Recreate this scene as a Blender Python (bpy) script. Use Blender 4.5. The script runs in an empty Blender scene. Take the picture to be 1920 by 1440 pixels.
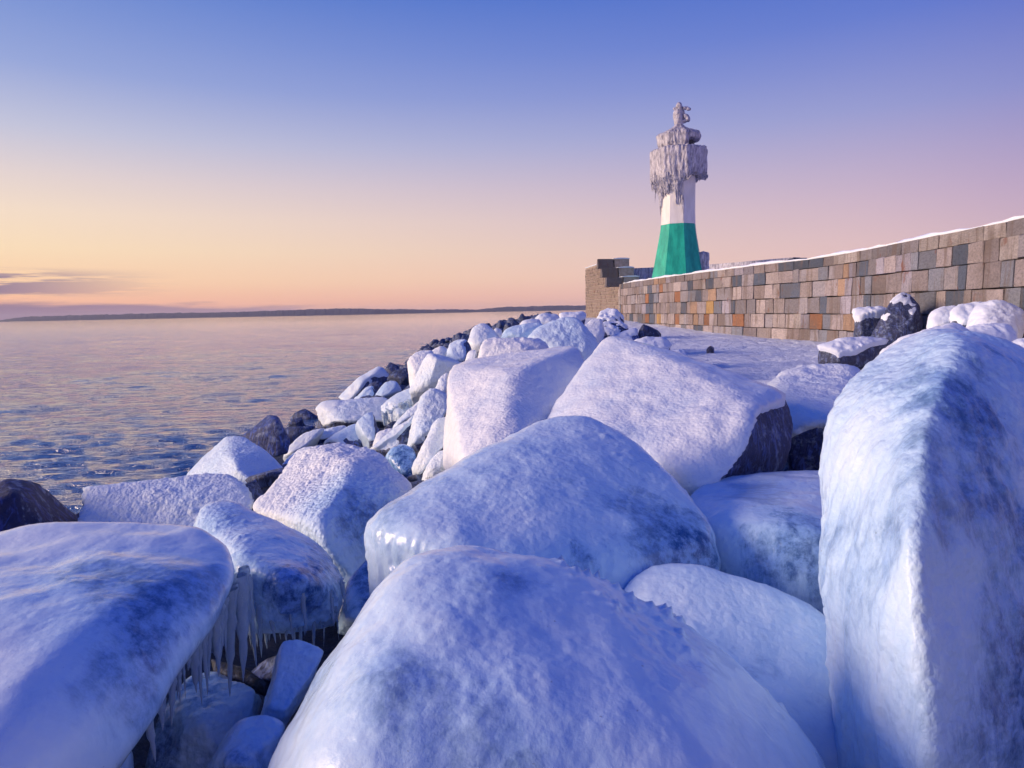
import bpy, bmesh, math, random
import numpy as np
from mathutils import Vector, Matrix

random.seed(7)
rng = np.random.default_rng(11)
S = bpy.context.scene
COL = S.collection
RAD = math.radians

# ------------------------------------------------------------------ camera
E = 3.0                      # eye height above the sea
F = 1250.0                   # focal length in photo pixels (1920 wide)
PITCH, ROLL = RAD(6.25), RAD(1.15)
fwd = Vector((0, math.cos(PITCH), -math.sin(PITCH)))
up0 = Vector((0, math.sin(PITCH), math.cos(PITCH)))
rt0 = Vector((1, 0, 0))
rt = rt0 * math.cos(ROLL) - up0 * math.sin(ROLL)
up = up0 * math.cos(ROLL) + rt0 * math.sin(ROLL)
cam = bpy.data.cameras.new('camera')
cam.sensor_width = 36.0
cam.lens = 36.0 * F / 1920.0
cam.clip_start, cam.clip_end = 0.05, 60000
camo = bpy.data.objects.new('camera', cam)
COL.objects.link(camo)
m3 = Matrix((rt, up, -fwd)).transposed()
camo.matrix_world = Matrix.Translation((0, 0, E)) @ m3.to_4x4()
S.camera = camo

# ------------------------------------------------------------------ sky, sun, exposure
SUN_AZ, SUN_EL = -95.0, 15.0          # degrees from +Y (clockwise positive), elevation


def lin(c):
    return [(v / 255 / 12.92) if v / 255 <= 0.04045 else ((v / 255 + 0.055) / 1.055) ** 2.4 for v in c]


class NT:
    """tiny node-tree helper"""
    def __init__(s, tree):
        s.t = tree; s.n = tree.nodes; s.l = tree.links

    def new(s, typ, **kw):
        n = s.n.new(typ)
        for k, v in kw.items():
            setattr(n, k, v)
        return n

    def put(s, sock, v):
        if isinstance(v, bpy.types.NodeSocket):
            s.l.new(v, sock)
        elif v is not None:
            if sock.type == 'RGBA' and not isinstance(v, (int, float)) and len(v) == 3:
                v = (*v, 1)
            sock.default_value = v

    def math(s, op, a, b=None, c=None, clamp=False):
        n = s.new('ShaderNodeMath', operation=op, use_clamp=clamp)
        for i, v in enumerate((a, b, c)):
            s.put(n.inputs[i], v)
        return n.outputs[0]

    def vmath(s, op, a, b=None, out=0, sc=None):
        n = s.new('ShaderNodeVectorMath', operation=op)
        s.put(n.inputs[0], a)
        if b is not None: s.put(n.inputs[1], b)
        if sc is not None: s.put(n.inputs['Scale'], sc)
        return n.outputs[out]

    def mix(s, f, a, b, typ='MIX'):
        n = s.new('ShaderNodeMix', data_type='RGBA', blend_type=typ)
        s.put(n.inputs[0], f); s.put(n.inputs[6], a); s.put(n.inputs[7], b)
        return n.outputs[2]

    def noise(s, vec, scale, detail=4, rough=.55, dist=0.0):
        n = s.new('ShaderNodeTexNoise')
        s.put(n.inputs['Vector'], vec); n.inputs['Scale'].default_value = scale
        n.inputs['Detail'].default_value = detail; n.inputs['Roughness'].default_value = rough
        n.inputs['Distortion'].default_value = dist
        return n.outputs[0]

    def ss(s, v, a, b, lo=0., hi=1.):
        n = s.new('ShaderNodeMapRange', interpolation_type='SMOOTHSTEP')
        for i, x in enumerate((v, a, b, lo, hi)):
            s.put(n.inputs[i], x)
        return n.outputs[0]

    def ramp(s, f, stops, interp='LINEAR'):
        n = s.new('ShaderNodeValToRGB'); cr = n.color_ramp; cr.interpolation = interp
        while len(cr.elements) < len(stops): cr.elements.new(0.5)
        for e, (p, c) in zip(cr.elements, stops):
            e.position = p; e.color = (*c, 1) if len(c) == 3 else c
        s.put(n.inputs[0], f)
        return n.outputs[0]

    def bump(s, h, strength=.3, dist=.02, normal=None):
        n = s.new('ShaderNodeBump')
        n.inputs['Strength'].default_value = strength; n.inputs['Distance'].default_value = dist
        s.put(n.inputs['Height'], h)
        if normal is not None: s.put(n.inputs['Normal'], normal)
        return n.outputs[0]


W = bpy.data.worlds.new('World'); S.world = W; W.use_nodes = True
w = NT(W.node_tree); w.n.clear()
tc = w.new('ShaderNodeTexCoord').outputs['Generated']
sep = w.new('ShaderNodeSeparateXYZ'); w.l.new(w.vmath('NORMALIZE', tc), sep.inputs[0])
dx, dy, dz = sep.outputs
el = w.math('MULTIPLY', w.math('ARCSINE', dz), 180 / math.pi)          # elevation in degrees
hx = w.math('SQRT', w.math('ADD', w.math('MULTIPLY', dx, dx), w.math('MULTIPLY', dy, dy)))
hx = w.math('MAXIMUM', hx, 1e-4)
sa = RAD(SUN_AZ)
cs = w.math('DIVIDE', w.math('ADD', w.math('MULTIPLY', dx, math.sin(sa)), w.math('MULTIPLY', dy, math.cos(sa))), hx)
side = w.math('MULTIPLY_ADD', cs, 0.5 / 0.66, 0.5, clamp=True)         # 1 towards the sun, 0 away from it
fe = w.math('DIVIDE', w.math('MAXIMUM', el, 0.0), 60.0, clamp=True)


def stops(rows):
    return [(e / 60.0, lin(c)) for e, c in rows]


warm = w.ramp(fe, stops([(0, (244, 172, 146)), (1.2, (252, 186, 150)), (2.6, (253, 208, 164)), (5, (252, 223, 182)), (7.5, (246, 223, 197)),
                         (10, (229, 213, 207)), (13, (197, 198, 217)), (17, (152, 168, 216)), (24, (97, 132, 206)),
                         (36, (34, 88, 186)), (60, (8, 60, 166))]))
cool = w.ramp(fe, stops([(0, (228, 188, 184)), (3, (226, 190, 190)), (8, (196, 172, 197)), (14, (146, 150, 205)),
                         (20, (98, 120, 203)), (25, (68, 102, 197)), (36, (28, 80, 182)), (60, (8, 60, 164))]))
anti = w.mix(1.0, cool, lin((204, 206, 236)), 'MULTIPLY')          # the sky goes on darkening away from the sun
cool = w.mix(w.ss(cs, -0.5, -1.0), cool, anti)
grad = w.mix(side, cool, warm)
sky = w.new('ShaderNodeTexSky', sky_type='NISHITA', sun_disc=False)
sky.sun_elevation = RAD(SUN_EL); sky.sun_rotation = RAD(SUN_AZ)
sky.air_density, sky.dust_density, sky.ozone_density = 1.0, 1.0, 3.0
skyc = w.mix(1.0, sky.outputs[0], (0.06, 0.06, 0.06), 'MULTIPLY')
col = w.mix(0.03, grad, skyc)
# evening clouds: a low bank round the horizon and a few streaks above it
az = w.math('MULTIPLY', w.math('ARCTAN2', dx, dy), 180 / math.pi)
cv = w.new('ShaderNodeCombineXYZ')
w.put(cv.inputs[0], w.math('MULTIPLY', az, 0.17)); w.put(cv.inputs[1], w.math('MULTIPLY', el, 1.9))
cn = w.noise(cv.outputs[0], 1.0, 5, .55)
bank = w.math('ADD', w.math('MULTIPLY', w.ss(side, .30, 1.0), 1.6), w.math('MULTIPLY_ADD', cn, 1.5, -0.85))     # bank height in degrees
bank = w.math('SUBTRACT', 1.0, w.ss(w.math('SUBTRACT', el, bank), -0.55, 0.16))
cv2 = w.new('ShaderNodeCombineXYZ')
w.put(cv2.inputs[0], w.math('MULTIPLY', az, 0.095)); w.put(cv2.inputs[1], w.math('MULTIPLY', el, 1.5)); cv2.inputs[2].default_value = 3.7
sn = w.noise(cv2.outputs[0], 1.0, 6, .6)
win = w.math('MULTIPLY', w.ss(el, 1.5, 2.0), w.math('SUBTRACT', 1.0, w.ss(el, 3.0, 3.8)))
far = w.ss(side, 0.76, 0.95)
streak = w.math('MULTIPLY', w.math('MULTIPLY', w.ss(sn, 0.38, 0.47), win), far)
ccol = w.mix(side, lin((196, 160, 182)), lin((104, 94, 140)))
col = w.mix(w.math('MULTIPLY', bank, w.math('MULTIPLY_ADD', side, .55, .35)), col, ccol)
col = w.mix(w.math('MULTIPLY', streak, 0.95), col, ccol)
bg = w.new('ShaderNodeBackground'); w.put(bg.inputs[0], col); bg.inputs[1].default_value = 1.06
wo = w.new('ShaderNodeOutputWorld'); w.l.new(bg.outputs[0], wo.inputs[0])

sun = bpy.data.lights.new('sun', 'SUN'); sun.energy = 4.4; sun.angle = RAD(24); sun.color = (1.0, 0.73, 0.52)
suno = bpy.data.objects.new('sun', sun); COL.objects.link(suno)
sd = Vector((math.sin(sa) * math.cos(RAD(SUN_EL)), math.cos(sa) * math.cos(RAD(SUN_EL)), math.sin(RAD(SUN_EL))))
suno.rotation_euler = sd.to_track_quat('Z', 'Y').to_euler(); suno.location = (-20, 0, 30)
S.view_settings.view_transform = 'Standard'; S.view_settings.look = 'None'
S.view_settings.exposure = 0.0; S.view_settings.gamma = 1.0
S.render.engine = 'CYCLES'
S.cycles.use_denoising = True
S.cycles.use_adaptive_sampling = True; S.cycles.adaptive_threshold = .03
S.cycles.max_bounces = 8; S.cycles.diffuse_bounces = 3; S.cycles.glossy_bounces = 3
S.cycles.transmission_bounces = 6; S.cycles.volume_bounces = 0; S.cycles.transparent_max_bounces = 8
S.cycles.sample_clamp_indirect = 4.0


# ------------------------------------------------------------------ helpers
def ray(x, y):
    return fwd + rt * ((x - 960) / F) + up * ((720 - y) / F)


def P(x, y, Y):
    """point seen at photo pixel x, y that stands Y metres ahead"""
    d = ray(x, y)
    return np.array(d * (Y / d.y)) + np.array((0, 0, E))


def PZ(x, y, z):
    """point seen at photo pixel x, y at height z"""
    d = ray(x, y)
    return np.array(d * ((z - E) / d.z)) + np.array((0, 0, E))


def tag(o, label=None, cat=None, group=None, kind=None):
    for k, v in (('label', label), ('category', cat), ('group', group), ('kind', kind)):
        if v: o[k] = v
    return o


def mesh_np(name, V, Fc, mat=None, smooth=True):
    V = np.asarray(V, np.float32); Fc = np.asarray(Fc, np.int32)
    me = bpy.data.meshes.new(name)
    n, k = Fc.shape
    me.vertices.add(len(V)); me.vertices.foreach_set('co', V.ravel())
    me.loops.add(n * k); me.loops.foreach_set('vertex_index', Fc.ravel())
    me.polygons.add(n); me.polygons.foreach_set('loop_start', np.arange(0, n * k, k, dtype=np.int32))
    me.polygons.foreach_set('use_smooth', np.full(n, smooth, bool))
    me.update(calc_edges=True)
    if mat: me.materials.append(mat)
    return me


def set_clear(me, val):
    a = me.attributes.new('clear', 'FLOAT', 'POINT')
    a.data.foreach_set('value', np.clip(np.broadcast_to(np.asarray(val, np.float32), (len(me.vertices),)), 0, 1.2).astype(np.float32))
    return me


def link(name, me, parent=None, loc=(0, 0, 0)):
    o = bpy.data.objects.new(name, me); COL.objects.link(o)
    o.location = loc
    if parent is not None: o.parent = parent
    return o


def _hash(ix, iy, iz, s):
    h = (ix.astype(np.int64) * 374761393 + iy.astype(np.int64) * 668265263 + iz.astype(np.int64) * 2147483647 + s * 974634599) & 0xffffffff
    h = ((h ^ (h >> 13)) * 1274126177) & 0xffffffff
    h = ((h ^ (h >> 16)) * 2246822519) & 0xffffffff
    return h ^ (h >> 15)


def vnoise(p, seed=0):
    """smooth 3-D value noise in -1..1"""
    i = np.floor(p); f = p - i; u = f * f * f * (f * (f * 6 - 15) + 10); i = i.astype(np.int64)
    r = 0
    for a in (0, 1):
        for b in (0, 1):
            for c in (0, 1):
                h = _hash(i[:, 0] + a, i[:, 1] + b, i[:, 2] + c, seed) / 4294967295.0 * 2 - 1
                r = r + h * (u[:, 0] if a else 1 - u[:, 0]) * (u[:, 1] if b else 1 - u[:, 1]) * (u[:, 2] if c else 1 - u[:, 2])
    return r


def fbm(p, octv=4, seed=0, gain=.5):
    r = 0; a = 1.0; t = 0
    for o in range(octv):
        r = r + a * vnoise(p * (2.03 ** o) + o * 7.3, seed + o); t += a; a *= gain
    return r / t


def cells(p, seed=0):
    """distance to the nearest scattered point, and that point's random number"""
    i = np.floor(p).astype(np.int64)
    best = np.full(len(p), 9.0); rid = np.zeros(len(p))
    for a in (-1, 0, 1):
        for b in (-1, 0, 1):
            for c in (-1, 0, 1):
                j = i + np.array((a, b, c))
                q = np.stack([_hash(j[:, 0], j[:, 1], j[:, 2], seed + k) / 4294967295.0 for k in range(3)], 1) + j
                d = np.linalg.norm(q - p, axis=1)
                k = d < best
                best[k] = d[k]; rid[k] = _hash(j[:, 0], j[:, 1], j[:, 2], seed + 9)[k] / 4294967295.0
    return best, rid


def sstep(x, a, b):
    t = np.clip((x - a) / (b - a), 0, 1)
    return t * t * (3 - 2 * t)


# ------------------------------------------------------------------ materials
def new_mat(name):
    m = bpy.data.materials.new(name); m.use_nodes = True
    t = NT(m.node_tree)
    b = t.n['Principled BSDF']
    return m, t, b


def objvec(t):
    """object coordinates shifted by a random amount for every object"""
    o = t.new('ShaderNodeTexCoord').outputs['Object']
    oi = t.new('ShaderNodeObjectInfo')
    r = t.math('MULTIPLY', oi.outputs['Random'], 37.0)
    v = t.vmath('ADD', o, r)
    return v, oi


def mat_ice():
    """frosted ice over rock; object colour: R how much clear ice shows, G how rough the frost is"""
    m, t, b = new_mat('frosted ice')
    v, oi = objvec(t)
    sc = t.new('ShaderNodeSeparateColor'); t.l.new(oi.outputs['Color'], sc.inputs[0])
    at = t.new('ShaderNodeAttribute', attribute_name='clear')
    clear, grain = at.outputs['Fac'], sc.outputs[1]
    big = t.noise(v, 1.7, 3, .5, .3)
    stretch = t.vmath('MULTIPLY', v, (1, 1, .30))
    run = t.noise(stretch, 8, 6, .74, .3)
    f = t.math('ADD', t.math('MULTIPLY', big, .66), t.math('MULTIPLY', run, .34))
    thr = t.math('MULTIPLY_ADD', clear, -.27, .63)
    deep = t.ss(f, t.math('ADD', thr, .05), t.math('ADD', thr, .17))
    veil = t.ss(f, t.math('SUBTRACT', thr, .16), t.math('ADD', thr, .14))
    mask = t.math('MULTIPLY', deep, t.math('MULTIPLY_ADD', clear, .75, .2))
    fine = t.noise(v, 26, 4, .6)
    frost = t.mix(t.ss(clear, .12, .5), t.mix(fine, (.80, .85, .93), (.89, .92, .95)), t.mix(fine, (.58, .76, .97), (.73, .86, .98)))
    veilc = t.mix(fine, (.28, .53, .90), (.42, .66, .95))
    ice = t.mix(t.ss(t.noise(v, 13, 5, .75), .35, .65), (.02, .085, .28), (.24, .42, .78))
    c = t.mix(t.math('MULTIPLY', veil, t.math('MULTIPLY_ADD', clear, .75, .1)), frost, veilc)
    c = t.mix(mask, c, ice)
    dirt = t.ss(t.noise(v, 60, 2, .5), .74, .80)
    c = t.mix(t.math('MULTIPLY', dirt, .45), c, (.12, .13, .18))
    t.put(b.inputs['Base Color'], c)
    t.put(b.inputs['Roughness'], t.math('MULTIPLY_ADD', veil, -.18, t.math('MULTIPLY_ADD', grain, .25, .40)))
    b.inputs['IOR'].default_value = 1.31
    b.inputs['Specular IOR Level'].default_value = .5
    t.put(b.inputs['Coat Weight'], t.math('MULTIPLY_ADD', grain, -.9, .7, clamp=True)); b.inputs['Coat Roughness'].default_value = .16; b.inputs['Coat IOR'].default_value = 1.31
    b.inputs['Subsurface Weight'].default_value = 0.0
    b.inputs['Subsurface Radius'].default_value = (.03, .05, .09)
    b.inputs['Subsurface Scale'].default_value = .6
    vo = t.new('ShaderNodeTexVoronoi', feature='F1'); t.put(vo.inputs['Vector'], v)
    vo.inputs['Scale'].default_value = 34
    h = t.math('ADD', t.math('MULTIPLY', t.noise(v, 42, 4, .62), t.math('MULTIPLY_ADD', grain, 1.0, .10)),
               t.math('MULTIPLY', vo.outputs[0], t.math('MULTIPLY', grain, -1.0)))
    h = t.math('ADD', h, t.math('MULTIPLY', run, t.math('MULTIPLY_ADD', grain, .6, .08)))
    pv = t.new('ShaderNodeTexNoise'); t.put(pv.inputs['Vector'], v)
    pv.inputs['Scale'].default_value = 17; pv.inputs['Detail'].default_value = 1.5
    h = t.math('ADD', h, t.math('MULTIPLY', pv.outputs[0], t.math('MULTIPLY_ADD', grain, -1.1, -.22)))
    h = t.math('ADD', h, t.math('MULTIPLY', t.noise(t.vmath('MULTIPLY', v, (1, 1, .16)), 22, 4, .6), t.math('MULTIPLY_ADD', grain, .9, .08)))
    t.put(b.inputs['Normal'], t.bump(h, .55, .02))
    return m


def mat_rock():
    """dark granite with a dusting of frost; object colour tints it"""
    m, t, b = new_mat('granite')
    v, oi = objvec(t)
    n1 = t.noise(v, 3, 6, .6, .6); n2 = t.noise(v, 38, 3, .7)
    band = t.noise(t.vmath('MULTIPLY', v, (7, 3, 1.5)), 2.5, 6, .65, 1.2)
    c = t.ramp(n2, [(.30, (.018, .02, .026)), (.5, (.075, .075, .085)), (.68, (.17, .16, .165))])
    c = t.mix(t.ss(n1, .42, .62), c, (.10, .085, .085))
    c = t.mix(t.math('MULTIPLY', t.ss(band, .5, .62), .75), c, (.26, .27, .31))
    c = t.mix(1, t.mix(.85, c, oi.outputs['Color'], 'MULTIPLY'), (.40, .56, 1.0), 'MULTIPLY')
    c = t.mix(.5, c, t.mix(1, c, (1.6, 1.6, 1.6), 'MULTIPLY'))
    fr = t.ss(t.noise(v, 9, 6, .7), .52, .66)
    c = t.mix(t.math('MULTIPLY', fr, .45), c, (.40, .50, .68))
    t.put(b.inputs['Base Color'], c); b.inputs['Roughness'].default_value = .62
    h = t.math('ADD', t.noise(v, 14, 7, .7), t.math('MULTIPLY', band, .6))
    t.put(b.inputs['Normal'], t.bump(h, .9, .03))
    return m


def mat_snow(bed=False):
    m, t, b = new_mat('snow over stony bed' if bed else 'snow')
    v = t.new('ShaderNodeTexCoord').outputs['Object']
    c = t.mix(t.noise(v, 3, 4), (.72, .81, .96), (.82, .88, .97))
    h = t.math('ADD', t.noise(v, 7, 5, .6), t.math('MULTIPLY', t.noise(v, 60, 3, .6), .25))
    if bed:                                                # dark stony bed in the near gaps and towards the sea
        sp = t.new('ShaderNodeSeparateXYZ'); t.put(sp.inputs[0], v)
        e = t.math('SUBTRACT', t.math('ADD', sp.outputs[0], t.math('MULTIPLY', t.noise(v, 1.2, 4), 1.6)), t.math('MULTIPLY', t.ss(sp.outputs[1], 6.0, 10.0, 5.0, 1.4), 1.0))
        c = t.mix(t.ss(e, .1, .7), t.mix(t.noise(v, 9, 5, .65), (.008, .016, .04), (.035, .06, .13)), c)
        old = t.ss(t.noise(v, .8, 5, .6), .55, .7)
        c = t.mix(t.math('MULTIPLY', old, .18), c, (.55, .50, .52))
    t.put(b.inputs['Base Color'], c); b.inputs['Roughness'].default_value = .75
    b.inputs['Specular IOR Level'].default_value = .25
    if bed:
        h = t.math('ADD', h, t.math('MULTIPLY', t.noise(v, 2.6, 4, .7), 1.6))
    t.put(b.inputs['Normal'], t.bump(h, .8 if bed else .35, .10 if bed else .05))
    return m


def mat_icicle():
    m, t, b = new_mat('clear ice')
    v, oi = objvec(t)
    c = t.mix(t.noise(v, 30, 3), (.42, .60, .86), (.80, .90, .98))
    t.put(b.inputs['Base Color'], c); b.inputs['Roughness'].default_value = .08; b.inputs['IOR'].default_value = 1.31
    b.inputs['Transmission Weight'].default_value = .5
    t.put(b.inputs['Normal'], t.bump(t.noise(t.vmath('MULTIPLY', v, (1, 1, 3)), 22, 3), .5, .01))
    return m


def mat_sea():
    m, t, b = new_mat('sea water')
    v = t.new('ShaderNodeNewGeometry').outputs['Position']
    b.inputs['Base Color'].default_value = (.03, .07, .17, 1)
    b.inputs['IOR'].default_value = 1.6
    cd = t.math('LOGARITHM', t.math('ADD', t.vmath('LENGTH', t.vmath('SUBTRACT', v, (0, 0, E)), out=1), 1), 10)
    t.put(b.inputs['Roughness'], t.ss(cd, 1.4, 3.4, .04, .14))
    a = t.noise(t.vmath('MULTIPLY', v, (.8, 2.0, 1)), 1.7, 6, .65, .5)
    c = t.noise(t.vmath('MULTIPLY', v, (.5, 1.4, 1)), .35, 4, .6, .3)
    fd = t.ss(cd, 1.45, 2.5, 1.0, .30)
    a = t.math('ADD', a, t.math('MULTIPLY', t.noise(t.vmath('MULTIPLY', v, (.7, 1.9, 1)), 6.5, 3, .6, .6), .42))
    n = t.bump(t.math('MULTIPLY', a, fd), 1.0, .12)
    n = t.bump(t.math('MULTIPLY', c, t.ss(cd, 1.7, 2.8, 1.0, .6)), .5, .35, n)
    t.put(b.inputs['Normal'], n)
    b.inputs['Coat Weight'].default_value = 1.0; b.inputs['Coat IOR'].default_value = 2.3; b.inputs['Coat Roughness'].default_value = .05
    t.put(b.inputs['Coat Normal'], n)
    return m


def mat_stone():
    """wall blocks: the object colour is the stone's own colour"""
    m, t, b = new_mat('wall stone')
    v, oi = objvec(t)
    g = t.new('ShaderNodeNewGeometry').outputs['Position']
    n = t.noise(v, 9, 6, .7); sp = t.noise(v, 55, 2, .6)
    c = t.mix(.75, oi.outputs['Color'], t.ramp(n, [(.28, (.42, .42, .45)), (.5, (1, 1, 1)), (.72, (1.4, 1.35, 1.3))]), 'MULTIPLY')
    c = t.mix(t.ss(sp, .35, .7), t.mix(1, c, (.72, .72, .74), 'MULTIPLY'), c)
    drip = t.noise(t.vmath('MULTIPLY', g, (1.6, 1.6, .14)), 2.6, 4, .6)
    c = t.mix(t.math('MULTIPLY', t.ss(drip, .50, .68), .7), c, (.15, .11, .09))
    rust = t.ss(t.noise(t.vmath('MULTIPLY', g, (.9, .9, .45)), 2.2, 4, .65), .62, .70)
    c = t.mix(t.math('MULTIPLY', rust, .7), c, (.20, .07, .035))
    grime = t.noise(t.vmath('MULTIPLY', g, (.5, .5, .8)), 1.1, 6, .65)
    c = t.mix(t.math('MULTIPLY', t.ss(grime, .48, .70), .45), c, (.14, .115, .10))
    t.put(b.inputs['Base Color'], c); b.inputs['Roughness'].default_value = .85
    t.put(b.inputs['Normal'], t.bump(t.math('ADD', n, t.math('MULTIPLY', sp, .4)), .8, .04))
    return m


def mat_plain(name, c1, c2, scale=6, rough=.7, bump=.3, bd=.02, stretch=(1, 1, 1)):
    m, t, b = new_mat(name)
    v = t.vmath('MULTIPLY', t.new('ShaderNodeTexCoord').outputs['Object'], stretch)
    n = t.noise(v, scale, 6, .65)
    t.put(b.inputs['Base Color'], t.mix(t.ss(n, .3, .7), c1, c2)); b.inputs['Roughness'].default_value = rough
    t.put(b.inputs['Normal'], t.bump(n, bump, bd))
    return m


ICE, ROCK, SNOW, CLEAR, SEA, STONE = mat_ice(), mat_rock(), mat_snow(), mat_icicle(), mat_sea(), mat_stone()
MORTAR = mat_plain('mortar', (.30, .25, .22), (.46, .40, .36), 4, .9, .6, .04)
GREEN = mat_plain('green paint', (.0, .28, .21), (.015, .50, .34), 2.2, .45, .08, .01, (1, 1, .35))
WHITE = mat_plain('white paint', (.68, .66, .64), (.80, .78, .77), 2.0, .5, .08, .01, (1, 1, .3))
RIME = mat_plain('rime ice', (.19, .19, .27), (.66, .65, .73), 4.2, .45, 1.0, .10, (1.6, 1.6, .5))
DARK = mat_plain('dark iron', (.015, .02, .03), (.04, .045, .06), 5, .5)
FOREST = mat_plain('far forest', (.025, .035, .075), (.055, .065, .11), .02, .9, .2, 1)

# ------------------------------------------------------------------ sea
def build_sea():
    nr, nc = 560, 520
    Y = np.concatenate([np.geomspace(6.5, 260, 480), np.geomspace(266, 7400, nr - 480)])
    tt = np.linspace(-1.25, 0.42, nc)
    X = np.tan(np.linspace(math.atan(-1.6), math.atan(1.0), nc))[None, :] * (Y[:, None] + 2)
    YY = np.repeat(Y[:, None], nc, 1)
    Z = np.zeros_like(X); DX = np.zeros_like(X); DY = np.zeros_like(X)
    r = np.random.default_rng(5)
    for k in range(64):
        L = 0.24 * (18 ** (k / 63.0)); th = RAD(-84 + r.normal(0, 17)); kx, ky = math.cos(th) * 2 * math.pi / L, math.sin(th) * 2 * math.pi / L
        a = 0.0195 * L ** .95 / (1 + (L / .6) ** 1.8); ph = r.uniform(0, 6.28)
        wmod = 1.0
        spacing = YY * 0.0072
        fade = np.clip(1.6 - 3.2 * spacing / L, 0, 1)
        arg = kx * X + ky * YY + ph
        Z += a * fade * np.sin(arg); DX += -a * fade * .8 * math.cos(th) * np.cos(arg) * -1; DY += a * fade * .8 * math.sin(th) * np.cos(arg)
    p = np.stack([X.ravel() * .12, YY.ravel() * .2, 0 * X.ravel()], 1)
    gust = (0.75 + 0.75 * fbm(p, 3, 3)).reshape(X.shape).clip(.2, 1.7)
    calm = 1 - .3 * sstep(YY, 60, 250)
    V = np.stack([X + DX * gust * calm, YY + DY * gust * calm, Z * gust * calm], -1).reshape(-1, 3)
    a = np.arange((nr - 1) * nc).reshape(nr - 1, nc)[:, :-1].ravel()
    Fc = np.stack([a, a + 1, a + 1 + nc, a + nc], 1)
    o = link('sea', mesh_np('sea', V, Fc, SEA))
    tag(o, 'rippled blue sea reflecting the peach evening sky', None, kind='structure')


build_sea()

# ------------------------------------------------------------------ far coast
def build_coast(name, rows, dist, label, seed):
    xs = np.arange(rows[0][0], rows[-1][0] + 1, 1.5)
    yt = np.interp(xs, [r[0] for r in rows], [r[1] for r in rows])
    nd = 9
    V = []
    for i, x in enumerate(xs):
        d = ray(x, 580); base = np.array((d.x / d.y, 1.0)) * dist
        top = P(x, yt[i], dist)[2] * .85
        for j in range(nd):
            f = j / (nd - 1)
            prof = math.sin(min(1, f * 2.2) * math.pi / 2) ** .7 if f < .6 else max(0, 1 - (f - .6) / .4) ** .6
            off = base * (1 + (f - .25) * .22)
            V.append((off[0], off[1], max(-1.0, top) * prof - .5))
    V = np.array(V)
    n = fbm(V * np.array((.03, .03, .05)), 3, seed) * 7 + fbm(V * .11, 2, seed + 5) * 4
    V[:, 2] += n * np.clip(V[:, 2] / 22, 0, 1)
    a = (np.arange(len(xs) - 1)[:, None] * nd + np.arange(nd - 1)).ravel()
    Fc = np.stack([a, a + nd, a + nd + 1, a + 1], 1)
    o = link(name, mesh_np(name, V, Fc, FOREST))
    tag(o, label, None, kind='structure')


build_coast('wooded_coast_hills', [(-900, 606), (-300, 602), (-60, 602), (0, 599), (50, 592), (150, 589), (300, 585), (450, 583), (560, 578), (620, 576), (700, 577), (780, 579), (860, 579), (905, 581), (960, 583)], 4200,
            'long dark wooded coast across the bay', 2)
build_coast('wooded_headland_hills', [(860, 583), (900, 579), (940, 574), (1000, 572), (1060, 571), (1130, 570), (1300, 567), (1700, 562), (2300, 556)], 5200,
            'farther wooded headland ending behind the mole', 8)

# ------------------------------------------------------------------ ground under the rocks
def ground_z(X, Y):
    flat = E - 1.42 + 0.62 * sstep(Y, 30, 55) - .04 * sstep(X, 9, 14)
    crest = .9 - 2.4 * (1 - sstep(Y, 6, 10))
    s = np.clip((crest - X) / 7.6, 0, 3)
    z = flat - s * 2.0 - .0 * X
    near = (1 - sstep(Y, 5.0, 8.5)) * (1 - sstep(X, 4.5, 9.0))
    near = near * sstep(X, -2.7, -1.7)  # ground kept high left of the hollow to block low sun
    z = z - .95 * near
    z = np.where(X > crest - .0, z, z)
    return np.maximum(z, -2.5)


def build_ground():
    xs = np.concatenate([np.arange(-14, 4, .22), np.arange(4, 15, .11), np.arange(15, 60, 3.0)])
    ys = np.concatenate([np.arange(-8, 4, .8), np.arange(4, 24, .10), np.arange(24, 72, .35)])
    X, Y = np.meshgrid(xs, ys)
    p = np.stack([X.ravel(), Y.ravel(), 0 * X.ravel()], 1)
    z = ground_z(X, Y).ravel() + .07 * fbm(p * .5, 3, 4) + .035 * fbm(p * 1.7, 3, 9)
    d, rid = cells(p * np.array((2.6, 2.6, 1)), 21)                     # trodden dimples
    z -= .075 * (1 - sstep(d, .08, .5)) * (rid > .2) * sstep(p[:, 0], 3, 5)
    nx = len(xs)
    a = (np.arange(len(ys) - 1)[:, None] * nx + np.arange(nx - 1)).ravel()
    Fc = np.stack([a, a + 1, a + 1 + nx, a + nx], 1)
    o = link('snowy_ground', mesh_np('snowy_ground', np.stack([p[:, 0], p[:, 1], z], 1), Fc, mat_snow(True)))
    tag(o, 'trodden snow on the flat ground below the mole wall', None, kind='structure')


build_ground()

# ------------------------------------------------------------------ boulders
_ico = {}


def ico(sub):
    if sub not in _ico:
        bm = bmesh.new(); bmesh.ops.create_icosphere(bm, subdivisions=sub, radius=1)
        bm.verts.ensure_lookup_table()
        _ico[sub] = (np.array([v.co[:] for v in bm.verts]), np.array([[v.index for v in f.verts] for f in bm.faces], np.int32))
        bm.free()
    return _ico[sub]


def hull(pts):
    bm = bmesh.new()
    for p in pts: bm.verts.new(p)
    r = bmesh.ops.convex_hull(bm, input=bm.verts)
    fs = [(f.calc_area(), np.array(f.normal), np.array(f.calc_center_median())) for f in bm.faces]
    bm.free()
    c = np.mean(pts, 0)
    fs.sort(key=lambda f: -f[0])
    N, D = [], []
    for a, n, ce in fs:
        if a < 1e-9: continue
        if np.dot(n, ce - c) < 0: n = -n
        if any(np.dot(n, m) > .985 for m in N): continue
        N.append(n); D.append(np.max(pts @ n))
    return c, np.array(N), np.array(D)


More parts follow.
